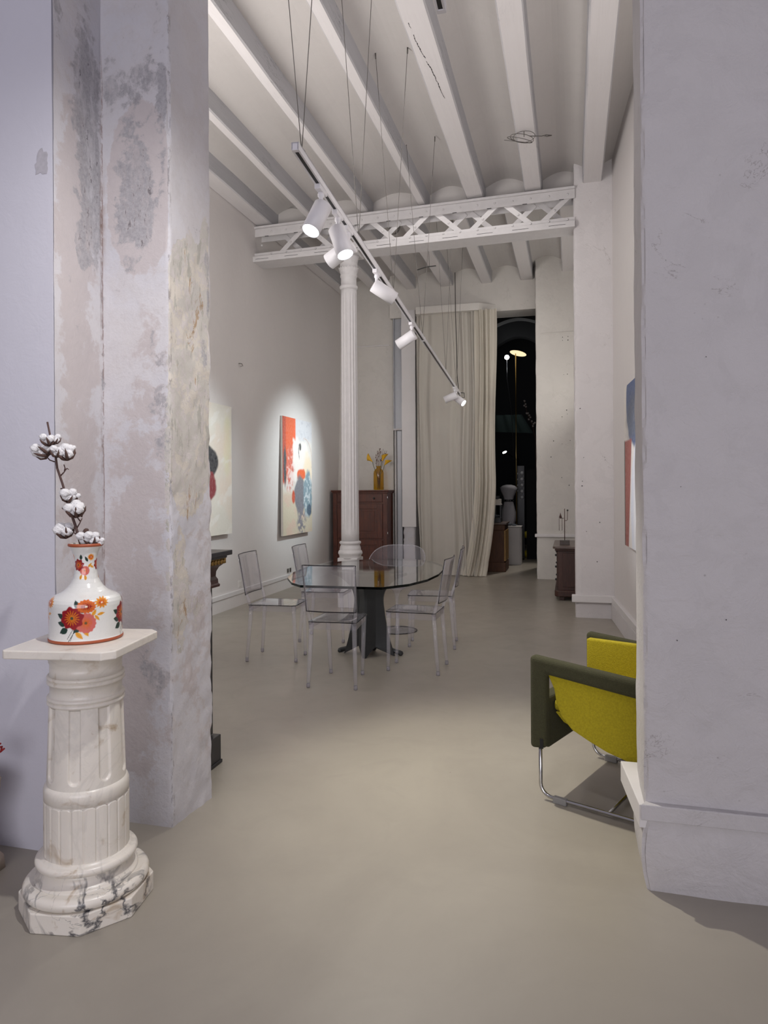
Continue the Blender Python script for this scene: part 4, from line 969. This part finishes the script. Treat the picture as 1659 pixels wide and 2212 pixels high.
def arch_z(i, z, p):   # hollow the foot between the blades
    lift = {2: .085, 5: .085, 8: .085, 11: .085}.get(i, 0); return max(z, lift) if z < lift else z
vs = [(x, y, arch_z(i, z, None)) for z, rg in zip(zs, ring) for i, (x, y) in enumerate(rg)]
n = 12; fs = [(j * n + i, j * n + (i + 1) % n, (j + 1) * n + (i + 1) % n, (j + 1) * n + i) for j in range(len(zs) - 1) for i in range(n)]
m.add(vs, fs + [tuple(range(n - 1, -1, -1)), tuple(range((len(zs) - 1) * n, len(zs) * n))], 0, False)
m.build('pedestal', 'dark_iron', tb_, fix=False)
for sx in (-1, 1):
    m = MB(); m.tube([(sx * .17, .02, .05), (sx * .22, .025, .035), (sx * .265, .03, .022), (sx * .29, .035, .018)], [.022, .020, .022, .014], 12)
    for k in (-1, 0, 1): m.ball((sx * .275, .03 + .016 * k, .014), .014, 8, 6, sx=(1.3, .8, 1))
    m.build('claw_foot', 'dark_iron', tb_)
for sx in (-1, 1):
    MB().tube([(sx * .10, 0, .40), (sx * .115, 0, .55), (sx * .17, 0, .64), (sx * .28, 0, .690), (sx * .34, 0, .706)], [.014, .014, .016, .016, .012], 10).build('scroll_arm', 'dark_iron', tb_)
m = MB()
for sx in (-1, 1):
    for sy in (-1, 1): m.lathe([(.03, .702), (.03, .716)], 16, M=T(sx * .25, sy * .12, 0)); m.tube([(0, 0, .695), (sx * .25, sy * .12, .71)], .012, 8)
m.build('support_spider', 'dark_iron', tb_)

# ================================================================== CLEAR CHAIRS
def clear_chair(loc, rz, label):
    e = empty('clear_chair', loc, rz); tag(e, label, 'chair', 'clear acrylic dining chairs round the glass table')
    W, WF, D = .177, .127, .41; SH = .475
    yb, yf = -D / 2, D / 2
    # seat: trapezoid slab, slightly dished, with a rounded front
    pl = [(-.178, yb + .02), (.178, yb + .02), (.168, yf - .02), (.150, yf + .01), (-.150, yf + .01), (-.168, yf - .02)]
    m = MB(); m.prism(pl, SH - .006, SH, 0, 1)
    m.tube([(x, y, SH - .003) for x, y in pl], .0036, 5, 1, closed=True)
    seat = m.build('seat', ['acrylic', 'acrylic_edge'], e)
    def dish(u, v):
        x = (u - .5) * .28; y = yb + .07 + v * .28; return (x, y, SH + .002 - .016 * math.sin(math.pi * u) * math.sin(math.pi * v))
    MB().grid(dish, 12, 10).build('seat_dish', 'acrylic', seat, fix=False)
    m = MB(); q = [(-.178, yb + .02), (.178, yb + .02), (.150, yf + .01), (-.150, yf + .01)]
    for i in range(4):
        a, b = Vector((*q[i], 0)), Vector((*q[(i + 1) % 4], 0)); d = (b - a).normalized(); nn = Vector((-d.y, d.x, 0)) * .005
        hgt = .055 if i != 2 else .035
        m.prism([(p.x, p.y) for p in (a, b, b + nn, a + nn)], SH - hgt, SH - .006, 0, 0)
    m.build('apron', 'acrylic', e)
    def leg(x0, y0, x1, y1, r0, r1):
        o = MB().tube([(x0, y0, SH - .008), (x0 + (x1 - x0) * .5, y0 + (y1 - y0) * .5, SH / 2), (x1, y1, .025)], [r0, (r0 + r1) / 2, r1], 10).build('leg', 'acrylic_leg', e)
        MB().lathe([(r1 * .9, 0), (r1 * 1.08, .004), (r1 * 1.08, .028), (r1 * .9, .03)], 14, M=T(x1, y1, 0)).build('foot_pad', 'acrylic_pad', o)
    for s in (-1, 1):
        leg(s * .160, yb + .035, s * W, yb, .0175, .0135); leg(s * .145, yf - .012, s * WF, yf, .0175, .0135)
    # backrest: curved sheet leaning back, its foot stepped out behind the seat
    nu, nv = 18, 12
    def sheet(off):
        def fn(u, v):
            x = (u - .5) * 2; z = .555 + v * (.893 - .555); wdt = .185 + .013 * v
            y = yb - .012 - .055 * v ** 1.15 - .022 * (1 - x * x) + off; return (x * wdt, y, z)
        return fn
    m = MB(); f0, f1 = sheet(0), sheet(.0075)
    A = [f0(i / nu, j / nv) for j in range(nv + 1) for i in range(nu + 1)]; B = [f1(i / nu, j / nv) for j in range(nv + 1) for i in range(nu + 1)]; k = nu + 1; tot = len(A)
    F = [(j * k + i, j * k + i + 1, (j + 1) * k + i + 1, (j + 1) * k + i) for j in range(nv) for i in range(nu)]
    m.add(A + B, F + [tuple(tot + a for a in f[::-1]) for f in F], 0, True)
    rim = [i for i in range(k)] + [j * k + nu for j in range(1, nv + 1)] + [nv * k + i for i in range(nu - 1, -1, -1)] + [j * k for j in range(nv - 1, 0, -1)]
    m.add(A + B, [(rim[i], rim[(i + 1) % len(rim)], tot + rim[(i + 1) % len(rim)], tot + rim[i]) for i in range(len(rim))], 1, False)
    m.tube([Vector(A[i]).lerp(Vector(B[i]), .5) for i in rim], .0042, 5, 1, closed=True)
    m.build('backrest', ['acrylic', 'acrylic_edge'], e)
    for s in (-1, 1):
        MB().tube([(s * .165, yb + .030, SH - .02), (s * .176, yb + .012, .53), (s * .184, yb - .006, .58), (s * .190, yb - .045, .78), (s * .196, yb - .066, .885)], [.015, .013, .009, .008, .007], 10).build('back_post', 'acrylic_leg', e)
    return e
clear_chair((-1.685, 5.039, 0), .048, 'clear acrylic chair at the near end of the glass table, its back to us')
clear_chair((-2.431, 5.613, 0), -1.507, 'clear acrylic chair on the left of the glass table, nearer of the two there')
clear_chair((-1.198, 5.540, 0), 1.552, 'clear acrylic chair on the right of the glass table, nearer of the two there')
clear_chair((-1.235, 6.409, 0), 1.682, 'clear acrylic chair on the right of the glass table, farther of the two there')
clear_chair((-2.273, 6.404, 0), -1.525, 'clear acrylic chair on the left of the glass table, farther of the two there')
eg = empty('swivel_chair', (-1.707, 6.95, 0), 0); tag(eg, 'clear round shell swivel chair at the far end of the glass table', 'chair')
def shell(off):
    def fn(u, v):
        a = 2 * math.pi * u; back = .5 + .5 * math.sin(a)   # back at +Y
        zt = .60 + .245 * sstep(0, 1, back); z = .43 + (zt - .43) * (v ** 1.25); ph = (z - .43) / .36
        r = .285 * math.sqrt(max(0, 1 - (1 - min(1, ph * 1.25 + .0)) ** 2)) * (1 - .12 * max(0, ph - .75)) + .001
        return ((r + off) * 1.0 * math.cos(a), (r + off) * .92 * math.sin(a) , z - off * .5)
    return fn
m = MB(); m.grid(shell(0), 56, 20); m.grid(shell(.006), 56, 20); m.build('shell', 'acrylic', eg, fix=False)
rimp = [shell(.003)(i / 56, 1) for i in range(56)]
MB().tube(rimp, .0045, 6, closed=True).build('shell_rim', 'acrylic_leg', eg)
MB().lathe([(.20, 0), (.20, .006), (.12, .014), (.03, .03), (.016, .07), (.014, .30), (.022, .36), (.05, .41), (.09, .432)], 40).build('pedestal', 'acrylic_leg', eg)
MB().tube([(.2 * math.cos(a), .2 * math.sin(a), .004) for a in np.linspace(0, 2 * math.pi, 48)[:-1]], .004, 6, closed=True).build('base_rim', 'acrylic_edge', eg)
MB().lathe([(.012, .43), (.012, .445), (0, .447)], 12).build('bolt', 'chrome', eg)

# ================================================================== ARMCHAIR
ac_ang = math.atan2(.40, -.917)             # forward direction of the chair
fwd = Vector((-.917, .40, 0)); sid = Vector((.40, .917, 0))
ac = empty('armchair', (-.150, 3.365, 0)); ac.rotation_euler = (0, 0, math.atan2(fwd.y, fwd.x) - math.pi / 2)
tag(ac, 'olive and yellow felt armchair on a chrome sled base, half hidden by the right pier', 'armchair')
# local axes: +Y forward, +X to the chair's right (away from us); origin at the near front foot
WD, DP = .66, .74
m = MB()    # side frame: arm bar and front post in one felt skin, each side
def side_frame(x0):
    m = MB(); c = [(.035, .235), (.035, .665), (-DP, .600), (-DP, .520), (-.045, .585), (-.045, .245)]
    k = len(c); m.add([(x, y, z) for x in (x0, x0 + .060) for y, z in c], [tuple(range(k)), tuple(range(2 * k - 1, k - 1, -1))] + [(i, (i + 1) % k, k + (i + 1) % k, k + i) for i in range(k)])
    return m.build('arm_frame', 'felt_dark', ac, bevel=.020, seg=4)
side_frame(-.030); side_frame(WD - .03)
MB().box(.02, WD - .02, -.040, .030, .235, .47).build('front_apron', 'felt_dark', ac, bevel=.012, seg=3)
def yellow_side(x0, x1):
    prof = [(-.035, .600), (-.075, .52), (-.085, .46), (-.11, .40), (-.16, .35), (-.24, .315), (-.32, .285), (-.42, .262), (-.52, .255), (-.62, .27), (-.70, .31), (-.74, .38), (-.74, .555)]
    k = len(prof); m = MB(); m.add([(x, y, z) for x in (x0, x1) for y, z in prof], [tuple(range(k)), tuple(range(2 * k - 1, k - 1, -1))] + [(i, (i + 1) % k, k + (i + 1) % k, k + i) for i in range(k)])
    return m
yellow_side(-.002, .05).build('shell_side', 'felt_yellow', ac, bevel=.006); yellow_side(WD - .05, WD + .002).build('shell_side', 'felt_yellow', ac, bevel=.006)
# seat pan between the sides, cushion and back
prof = [(-.06, .40), (-.10, .36), (-.20, .325), (-.32, .290), (-.42, .268), (-.52, .261), (-.62, .276), (-.70, .316), (-.735, .38), (-.735, .42)]
k = len(prof); m = MB(); m.add([(x, y, z) for x in (.05, WD - .05) for y, z in prof], [tuple(range(k)), tuple(range(2 * k - 1, k - 1, -1))] + [(i, (i + 1) % k, k + (i + 1) % k, k + i) for i in range(k)])
m.build('seat_pan', 'felt_yellow', ac)
MB().box(.055, WD - .055, -.62, -.045, .40, .455).build('seat_cushion', 'felt_yellow', ac, bevel=.02, seg=3)
MB().box(WD - .075, WD - .030, -.60, .012, .42, .640).build('arm_lining', 'felt_yellow', ac, bevel=.008, seg=2)
MB().box(-.02, WD + .02, -.80, -.70, .36, .74).build('backrest', 'felt_dark', ac, bevel=.025, seg=3); MB().box(.04, WD - .04, -.705, -.66, .42, .73).build('back_lining', 'felt_yellow', ac, bevel=.015)
def sled(x):
    r = .0085; pts = [(x, -.006, .30), (x, -.006, .075)]
    for k in range(1, 7): a = k / 6 * math.pi / 2; pts.append((x, -.006 - .055 * (1 - math.cos(a)), .075 - .055 - .0 + .055 * (1 - math.sin(a)) + .0))
    pts += [(x, -.62, .020)]
    for k in range(1, 7): a = k / 6 * math.pi / 2; pts.append((x, -.62 - .055 * math.sin(a), .020 + .055 * (1 - math.cos(a))))
    pts += [(x, -.675, .32)]
    o = MB().tube(pts, r, 12).build('sled_leg', 'chrome', ac)
    for y in (-.10, -.58): MB().box(x - .013, x + .013, y - .035, y + .03, .0, .030).build('glide', 'glide_grey', o, bevel=.004)
sled(0); sled(WD - .03)
MB().tube([(0, -.33, .0225), (WD - .03, -.33, .0225)], .007, 10).build('cross_bar', 'chrome', ac)
tg = MB().box(-.0315, -.0300, -.035, -.018, .245, .290).build('woven_tag', 'tag_black', ac)
tg = MB().box(.030, .0315, -.020, .000, .260, .300).build('tag_back', 'tag_black', ac)
# ================================================================== MARBLE PEDESTAL
PX, PY = -1.66, 2.15
pe = empty('marble_pedestal', (PX, PY, 0), R(8.5)); tag(pe, 'white marble column pedestal with clipped square slab, by the left pillar', 'pedestal')
def octa(r, a0=22.5): return [(r * math.cos(R(a0 + 45 * k)), r * math.sin(R(a0 + 45 * k))) for k in range(8)]
MB().prism(octa(.222), 0, .066).build('plinth', 'marble', pe, bevel=.004)
def tor(r, z, h, n=10): return [(r + h * math.sin(a), z - h * math.cos(a)) for a in np.linspace(0, math.pi, n)]
MB().lathe([(.17, .064)] + tor(.187, .0865, .0205) + [(.172, .1075)], 96).build('lower_torus', 'marble', pe)
MB().lathe([(.166, .100), (.169, .1075), (.169, .1130), (.164, .1150), (.155, .120), (.147, .130), (.1425, .143), (.1425, .158)], 96).build('scotia', 'marble', pe)
MB().lathe([(.13, .150), (.146, .158)] + tor(.154, .172, .0145) + [(.150, .1875), (.147, .192), (.142, .194)], 96).build('upper_torus', 'marble', pe)
def reed(a, r, z):
    n = 22; t = (a * n / (2 * math.pi)) % 1 - .5; g = .0045 * (1 - math.exp(-((abs(t) - .5) / .055) ** 2) * 1.0)
    zt = .378 - .012 * (1 - math.cos(math.pi * t * 1.0) ** .5 if abs(t) < .5 else 1)
    k = 1 if z < zt else 0
    return r + (g if k else .0045 * 0) if z < .382 else r
MB().lathe([(.136, .19)] + [(.136, z) for z in np.linspace(.192, .354, 8)] + [(.136, z) for z in np.linspace(.357, .383, 12)] + [(.1365, .386)], 440, rf=reed, cap=False).build('reeded_drum', 'marble', pe, fix=False)
MB().lathe([(.137, .379), (.1405, .3815), (.1405, .415), (.137, .426), (.130, .433), (.125, .435)], 96).build('collar', 'marble', pe)
def chan(a, r, z):
    n = 8; t = (((a + R(11.4)) * n / (2 * math.pi)) % 1 - .5); hw = .215; w = abs(t) / hw
    zb = .452 ; end = 0
    dz = (zb + .022 - z) / .022
    rad = math.sqrt(w * w + max(0, dz) ** 2) if dz > 0 else w
    d = 1 - float(sstep(.78, 1.02, rad))
    return r - .0075 * d
MB().lathe([(.131, .42)] + [(.131 - .009 * (z - .41) / .29, z) for z in list(np.linspace(.425, .44, 3)) + list(np.linspace(.444, .49, 18)) + list(np.linspace(.50, .705, 14))], 480, rf=chan, cap=False).build('fluted_shaft', 'marble', pe, fix=False)
nk = [(.120, .700)]
for zc in (.712, .728): nk += tor(.1210, zc, .0075, 8)
nk += [(.119, .740), (.119, .775)]
for zc in (.783, .799): nk += tor(.1210, zc, .0075, 8)
nk += [(.119, .806), (.119, .846), (.122, .850), (.122, .858), (.126, .862), (.130, .875), (.142, .892)]
MB().lathe(nk, 96).build('neck_rings', 'marble', pe)
hs, c = .192, .034
MB().prism([(-hs + c, -hs), (hs - c, -hs), (hs, -hs + c), (hs, hs - c), (hs - c, hs), (-hs + c * .3, hs), (-hs, hs - c * .3), (-hs, -hs + c * .3), (-hs + c * .3, -hs)], .890, .919).build('slab', 'marble', pe, bevel=.004)

# ================================================================== FLOWER VASE
VX, VY, VZ = -1.675, 2.17, .919
cv = empty('flower_vase', (VX, VY, VZ)); tag(cv, 'white crackle glazed vase painted with red and orange flowers, on the marble pedestal', 'vase')
vp = [(.100, 0), (.1215, .001), (.1235, .004), (.1235, .011), (.1215, .014), (.1215, .02), (.1225, .10), (.1225, .125), (.121, .137), (.115, .148), (.104, .156), (.088, .163), (.074, .171), (.060, .184), (.050, .198), (.043, .213), (.0385, .232), (.0365, .250), (.0365, .268), (.039, .288), (.044, .305), (.050, .318), (.0545, .325), (.0575, .328), (.0575, .336), (.055, .338), (.049, .336), (.044, .322), (.034, .30), (.030, .26), (.034, .225), (.06, .17), (.06, .16), (0, .16)]
def vase_color(ang, z, r):
    """ang relative to the viewer-facing meridian; returns painted decoration colours"""
    s = ang * r; im = np.ones((*s.shape, 3)) * np.array([.72, .72, .69])
    cr = np.abs(fbm(s * 160, z * 160, 3) - .5); im = lay(im, sstep(.02, .0, cr) * .25, (.50, .50, .46))
    def flower(im, cx, cz, rx, rz, pet, c_out, c_in, c_eye, rot=0, deep=.10):
        dx, dz = (s - cx) / rx, (z - cz) / rz; q = np.hypot(dx, dz); a = np.arctan2(dz, dx) + rot
        edge = 1 - deep * (.5 + .5 * np.cos(a * pet)) + .05 * (fbm(a * 4, a * 0 + 2, 2) - .5)
        im = lay(im, sstep(edge + .05, edge - .03, q), c_out)
        st = .20 + .46 * np.abs(np.cos(a * pet)) ** 2.2 + .12 * (fbm(a * 9, q * 0 + cx * 50, 2) - .5); im = lay(im, sstep(st + .06, st - .05, q), c_in)
        return lay(im, sstep(.17, .10, q), c_eye)
    def leaf(im, cx, cz, ln, wd, rot, c, c2=None):
        dx = (s - cx) * math.cos(rot) + (z - cz) * math.sin(rot); dz = -(s - cx) * math.sin(rot) + (z - cz) * math.cos(rot)
        t = np.clip(dx / ln, -1, 1); h = wd * (1 - t * t) * (1 - .35 * t); im = lay(im, (np.abs(dx) < ln) * sstep(h * 1.1, h * .85, np.abs(dz)), c)
        return lay(im, (np.abs(dx) < ln * .8) * sstep(.0009, .0004, np.abs(dz)) * .6, c2 or (.01, .02, .015))
    red, dred, org, yel, pnk, grn = (.27, .010, .016), (.26, .010, .008), (.62, .13, .018), (.70, .26, .015), (.58, .135, .11), (.018, .045, .034)
    for off in (-1.62, 0.0, 1.62, 3.24):
        c = off * .1225; zz = 0
        b = np.abs(z - .08) < .085
        im0 = im.copy()
        for (x, y, l, w_, rt) in ((-.030, .137, .015, .009, 1.9), (-.086, .098, .017, .009, 2.6), (-.083, .072, .017, .010, 2.9), (-.076, .047, .017, .011, 3.6), (-.012, .112, .010, .004, -.2), (-.030, .052, .016, .010, -2.4)): im = leaf(im, c + x, y, l, w_, rt, grn)
        for (x, y, l, w_, rt) in ((.026, .107, .013, .006, 1.0), (.049, .101, .014, .005, .2), (.036, .088, .013, .005, -.9), (-.022, .031, .017, .008, -.8), (.000, .039, .014, .007, -1.0)): im = leaf(im, c + x, y, l, w_, rt, (.74, .34, .03), (.4, .12, .01))
        for (x0, y0, x1, y1) in ((-.044, .050, -.062, .020), (-.038, .048, -.052, .014), (-.034, .05, -.058, .012)):
            t = np.clip(((s - c - x0) * (x1 - x0) + (z - y0) * (y1 - y0)) / ((x1 - x0) ** 2 + (y1 - y0) ** 2), 0, 1)
            im = lay(im, sstep(.0011, .0006, np.hypot(s - c - x0 - t * (x1 - x0), z - y0 - t * (y1 - y0))), (.03, .04, .04))
        im = flower(im, c + -.001, .073, .034, .035, 15, pnk, org, (.12, .08, .03), .3, .08)
        im = flower(im, c + -.046, .091, .040, .040, 8, red, (.62, .17, .012), (.06, .07, .04), .2, .16)
        im = flower(im, c + .001, .129, .032, .023, 16, org, dred, (.85, .70, .52), .0, .12)
        im = flower(im, c + .052, .139, .025, .019, 12, yel, (.50, .06, .02), (.85, .74, .58), .5, .30)
        im = np.where(b[..., None], im, im0)
    for off in (-2.0, 0.0, 2.0):
        c = off * .038; im0 = im.copy(); b = (z > .178) & (z < .315)
        im = leaf(im, c - .016, .291, .010, .005, 1.6, grn); im = leaf(im, c + .002, .284, .011, .0045, 2.0, grn); im = leaf(im, c + .014, .262, .010, .0045, .9, (.74, .34, .03)); im = leaf(im, c + .022, .256, .008, .004, -.4, (.74, .34, .03)); im = leaf(im, c - .016, .222, .010, .005, 1.2, (.74, .34, .03)); im = leaf(im, c - .002, .220, .010, .005, 1.7, (.74, .34, .03))
        im = flower(im, c + -.004, .243, .017, .017, 18, pnk, org, (.15, .08, .03), .3, .10); im = flower(im, c + -.026, .263, .021, .022, 8, red, (.62, .14, .02), (.06, .07, .04), .2, .18)
        im = flower(im, c + .018, .290, .012, .013, 12, yel, (.50, .05, .02), (.85, .74, .58), .5, .3)
        im = np.where(b[..., None], im, im0)
    band = ((z < .0115) | (z > .3265)); im = np.where(band[..., None], np.array([.36, .085, .032]), im)
    return np.clip(im, 0, 1)
def make_vase():
    Pz = np.array([p[1] for p in vp]); Pr = np.array([p[0] for p in vp]); L_ = np.concatenate([[0], np.cumsum(np.hypot(np.diff(Pz), np.diff(Pr)))])
    nv, nu = 330, 460; t = np.linspace(0, L_[-1], nv + 1); rr = np.interp(t, L_, Pr); zz = np.interp(t, L_, Pz)
    face = math.atan2(-VY, -VX); th = np.linspace(-math.pi, math.pi, nu, endpoint=False)
    TH, ZZ = np.meshgrid(th, zz); _, RR = np.meshgrid(th, rr); A = TH + face
    v = np.stack([RR * np.cos(A), RR * np.sin(A), ZZ], -1).reshape(-1, 3)
    F = [(j * nu + i, j * nu + (i + 1) % nu, (j + 1) * nu + (i + 1) % nu, (j + 1) * nu + i) for j in range(nv) for i in range(nu)]
    me = bpy.data.meshes.new('vase_body'); me.from_pydata(v.tolist(), [], F); me.polygons.foreach_set('use_smooth', [True] * len(F))
    inner = (t > L_[25])[:, None] * np.ones((1, nu), bool)
    rgb = vase_color(TH, np.where(inner, .16, ZZ), np.maximum(RR, .01)); rgb = np.where(inner[..., None], np.array([.45, .42, .38]), rgb)
    at = me.color_attributes.new('Col', 'FLOAT_COLOR', 'POINT'); at.data.foreach_set('color', np.concatenate([rgb, np.ones((*rgb.shape[:2], 1))], -1).astype(np.float32).ravel())
    me.materials.append(MATS['glazed_ceramic']); o = bpy.data.objects.new('vase_body', me); COL.objects.link(o); o.parent = cv
make_vase()
MB().lathe([(.0565, .3275), (.0588, .329), (.0592, .332), (.0588, .3355), (.0565, .3375)], 64, cap=False).build('rim_band', 'terracotta', cv)
MB().lathe([(.1230, .0015), (.1245, .003), (.1250, .006), (.1245, .010), (.1230, .0115)], 96, cap=False).build('foot_band', 'terracotta', cv)

# ================================================================== COTTON BRANCH
ct = empty('cotton_branch', (VX, VY, VZ + .16)); tag(ct, 'dry branch with fluffy white cotton bolls standing in the flower vase', 'branch')
ct['group'] = 'dry stems'
cr_, cu_ = Vector((math.cos(YAW), math.sin(YAW), 0)), Vector((0, 0, 1)); cfw = Vector((-math.sin(YAW), math.cos(YAW), 0))
def cp(px, py, dep=0):   # point in the plane of the branch: px, py in centimetres right of the axis and above the vase foot
    return cr_ * (px / 100) + cu_ * (py / 100 - .16) + cfw * (dep / 100)
MB().tube([cp(1, 17), cp(-.5, 28), cp(-2.0, 34.2), cp(-3.7, 40.2), cp(-5.8, 46.5), cp(-8.2, 55.2), cp(-10.0, 60.5), cp(-10.8, 67.5), cp(-12.4, 72.0), cp(-13.4, 77.0)], [.0052, .0052, .0055, .0050, .0048, .0042, .0040, .0036, .0035, .0034], 10).build('main_stem', 'stem_brown', ct)
for a, b, c_ in (((-3.3, 38.8), (-2.2, 40.6), (-1.2, 42.6)), ((-9.0, 57.6), (-7.6, 59.0), (-6.6, 60.4)), ((-10.9, 62.8), (-12.6, 63.4), (-13.9, 64.8)), ((-2.8, 36.4), (-4.0, 37.4), (-5.2, 37.9)), ((-6.6, 45.4), (-8.0, 46.0), (-8.4, 46.3)), ((-7.9, 53.0), (-8.6, 53.3), (-8.9, 53.0)), ((-7.4, 59.8), (-6.4, 60.4), (-5.9, 60.0)), ((-1.4, 43), (-1.2, 43.5), (-1.2, 44.4)),((-7.4,59.4),(-7.2,60.6),(-7.6,61.8)),((-1.9,41.6),(-2.7,42.6),(-2.9,43.8))):
    MB().tube([cp(*a), cp(*b), cp(*c_)], [.0026, .0022, .0016], 6).build('twig', 'stem_brown', ct)
random.seed(11)
def boll(px, py, r, lobes=4, dep=0, open_=(0, -1), husk=True):
    c = cp(px, py, dep); m = MB()
    for k in range(lobes):
        a = 2 * math.pi * k / lobes + random.random(); rr = r * (.60 + .12 * random.random())
        p = c + cr_ * (math.cos(a) * r * .52) + cu_ * (math.sin(a) * r * .40) + cfw * (math.sin(a * 1.7) * r * .35 - r * .15)
        m.ball(p, rr * .90, 16, 12, sx=(1, 1, .92), wob=.12)
    o = m.build('cotton_boll', 'cotton', ct)
    if husk:
        m = MB(); dn = (cr_ * open_[0] + cu_ * open_[1]).normalized(); sx = dn.cross(cfw)
        base = c + dn * r * 1.08
        for k in range(5):
            an = 2 * math.pi * k / 5 + random.random() * .5; od = (sx * math.cos(an) + cfw * math.sin(an))
            P = [base, base + od * r * .55 - dn * r * .25, base + od * r * .98 - dn * r * .75, base + od * r * (1.05 + .15 * random.random()) - dn * r * (1.15 + .2 * random.random())]
            m.tube(P, [.0022, r * .20, r * .16, .0008], 6)
        m.build('husk', 'husk', o)
# positions in centimetres: right of axis, above the foot of the vase
boll(-15.2, 66.8, .030, 4, -1, (1, -.6)); boll(-12.9, 70.8, .024, 3, -1.5, (.4, -1)); boll(-10.6, 71.2, .019, 3, 0, (-.2, -1))
boll(-9.6, 66.6, .022, 3, -1.5, (0, -1)); boll(-6.9, 66.4, .030, 4, 0, (.2, -1)); boll(-5.3, 67.4, .016, 2, 1, (.4, -1), False)
boll(-5.2, 51.0, .027, 4, -1, (-.3, -1)); boll(-3.2, 50.2, .016, 2, 0, (0, -1), False); boll(-3.3, 46.3, .032, 5, -1, (.1, -1)); boll(-5.0,46.2,.018,2,0,(0,-1),False)
boll(-7.6, 38.6, .030, 5, 0, (.2, -1)); boll(-.2, 35.6, .025, 3, -1.5, (0, -1), False); boll(2.6, 35.7, .026, 4, -1, (0, -1)); boll(5.2, 34.6, .017, 3, -.5, (0, -1), False)
MB().ball(cp(.2, 38.0), .010, 8, 6, wob=.4).build('seed_pod', 'husk', ct)

# ================================================================== AT THE LEFT EDGE
ls = empty('stone_stand', (-2.205, 2.20, 0)); tag(ls, 'pale carved stone stand just entering at the left edge of the picture', 'stand')
MB().lathe([(.10, 0), (.10, .05), (.06, .08), (.05, .20), (.07, .25), (.085, .30), (.09, .345), (.084, .36), (.06, .37)], 12, rf=lambda a, r, z: r * (1 + .12 * math.sin(3 * a + z * 20))).build('body', 'soft_stone', ls)
cq = empty('red_coral', (-2.155, 2.20, .37)); tag(cq, 'dark red coral branch at the far left edge above the stone stand', 'coral')
cq2 = MB(); random.seed(2)
cq2.tube([(0, 0, 0), (.01, 0, .04), (.03, 0, .08)], .007, 8)
for k in range(9):
    a = random.random() * 6.28; h = .05 + .05 * random.random(); q = Vector((.03 + .045 * math.cos(a), .03 * math.sin(a), .06 + h * .6)); cq2.tube([(.02, 0, .06), q], [.005, .004], 6); cq2.tube([q, q + Vector((.015, 0, .012))], .0035, 6); cq2.tube([q, q + Vector((.004, 0, .02))], .0035, 6)
cq2.build('branches', 'coral_red', cq)

def holes(name, pts, nrm, r, parent_name):
    m = MB(); n = Vector(nrm)
    for p in pts: m.ball(p, r * (.35 + .35 * random.random()), 6, 4)
    o = m.build(name, 'black_slot'); o.parent = bpy.data.objects[parent_name]; tag(o, kind='stuff')
random.seed(9)
holes('nail_holes', [(x, 11.293, z) for x, z in ((-.115, 3.75), (-.035, 3.755), (-.115, 3.70), (-.035, 3.70), (-.10, 3.17), (-.045, 3.175), (-.06, 2.62), (-.05, 2.56), (-.13, 2.52), (-.26, 2.15), (-.13, 2.10), (-.01, 2.15), (-.30, 1.90), (-.14, 1.58), (-.03, 1.46))], (0, -1, 0), .012, 'wall_back_right')
holes('nail_holes', [(x, 8.073, z) for x, z in ((.135, 1.76), (.355, 1.76), (.36, 1.73), (.12, 1.50), (.115, 1.45), (.10, 2.3), (.30, 1.05), (.16, .95), (.27, .62))], (0, -1, 0), .009, 'trim_1')
holes('nail_holes', [(x, 2.690, z) for x, z in ((.375, 1.445), (.655, .605), (.36, .90), (.52, .98), (.46, 1.9), (.33, 2.25))], (0, -1, 0), .0035, 'wall_front_right')
# the peeled flake beside the pillar on the left wall, a thin proud layer of old coat
m = MB(); pts = []
for k in range(28):
    a = 2 * math.pi * k / 28; r_ = 1 + .35 * (float(vnoise(k * .7, 3.1)) - .5) * 2; pts.append((-2.035 + .032 * r_ * math.cos(a), 2.75 + .052 * r_ * math.sin(a)))
m.add([(x, 2.3885, z) for x, z in pts] + [(x, 2.392, z) for x, z in pts], [tuple(range(28)), tuple(range(55, 27, -1))] + [(i, 28 + i, 28 + (i + 1) % 28, (i + 1) % 28) for i in range(28)])
plain('old_coat', (0.44, 0.425, 0.46), .8, var=.2, scale=60)
o = m.build('bare_patch', 'old_coat', bpy.data.objects['wall_front_left'])
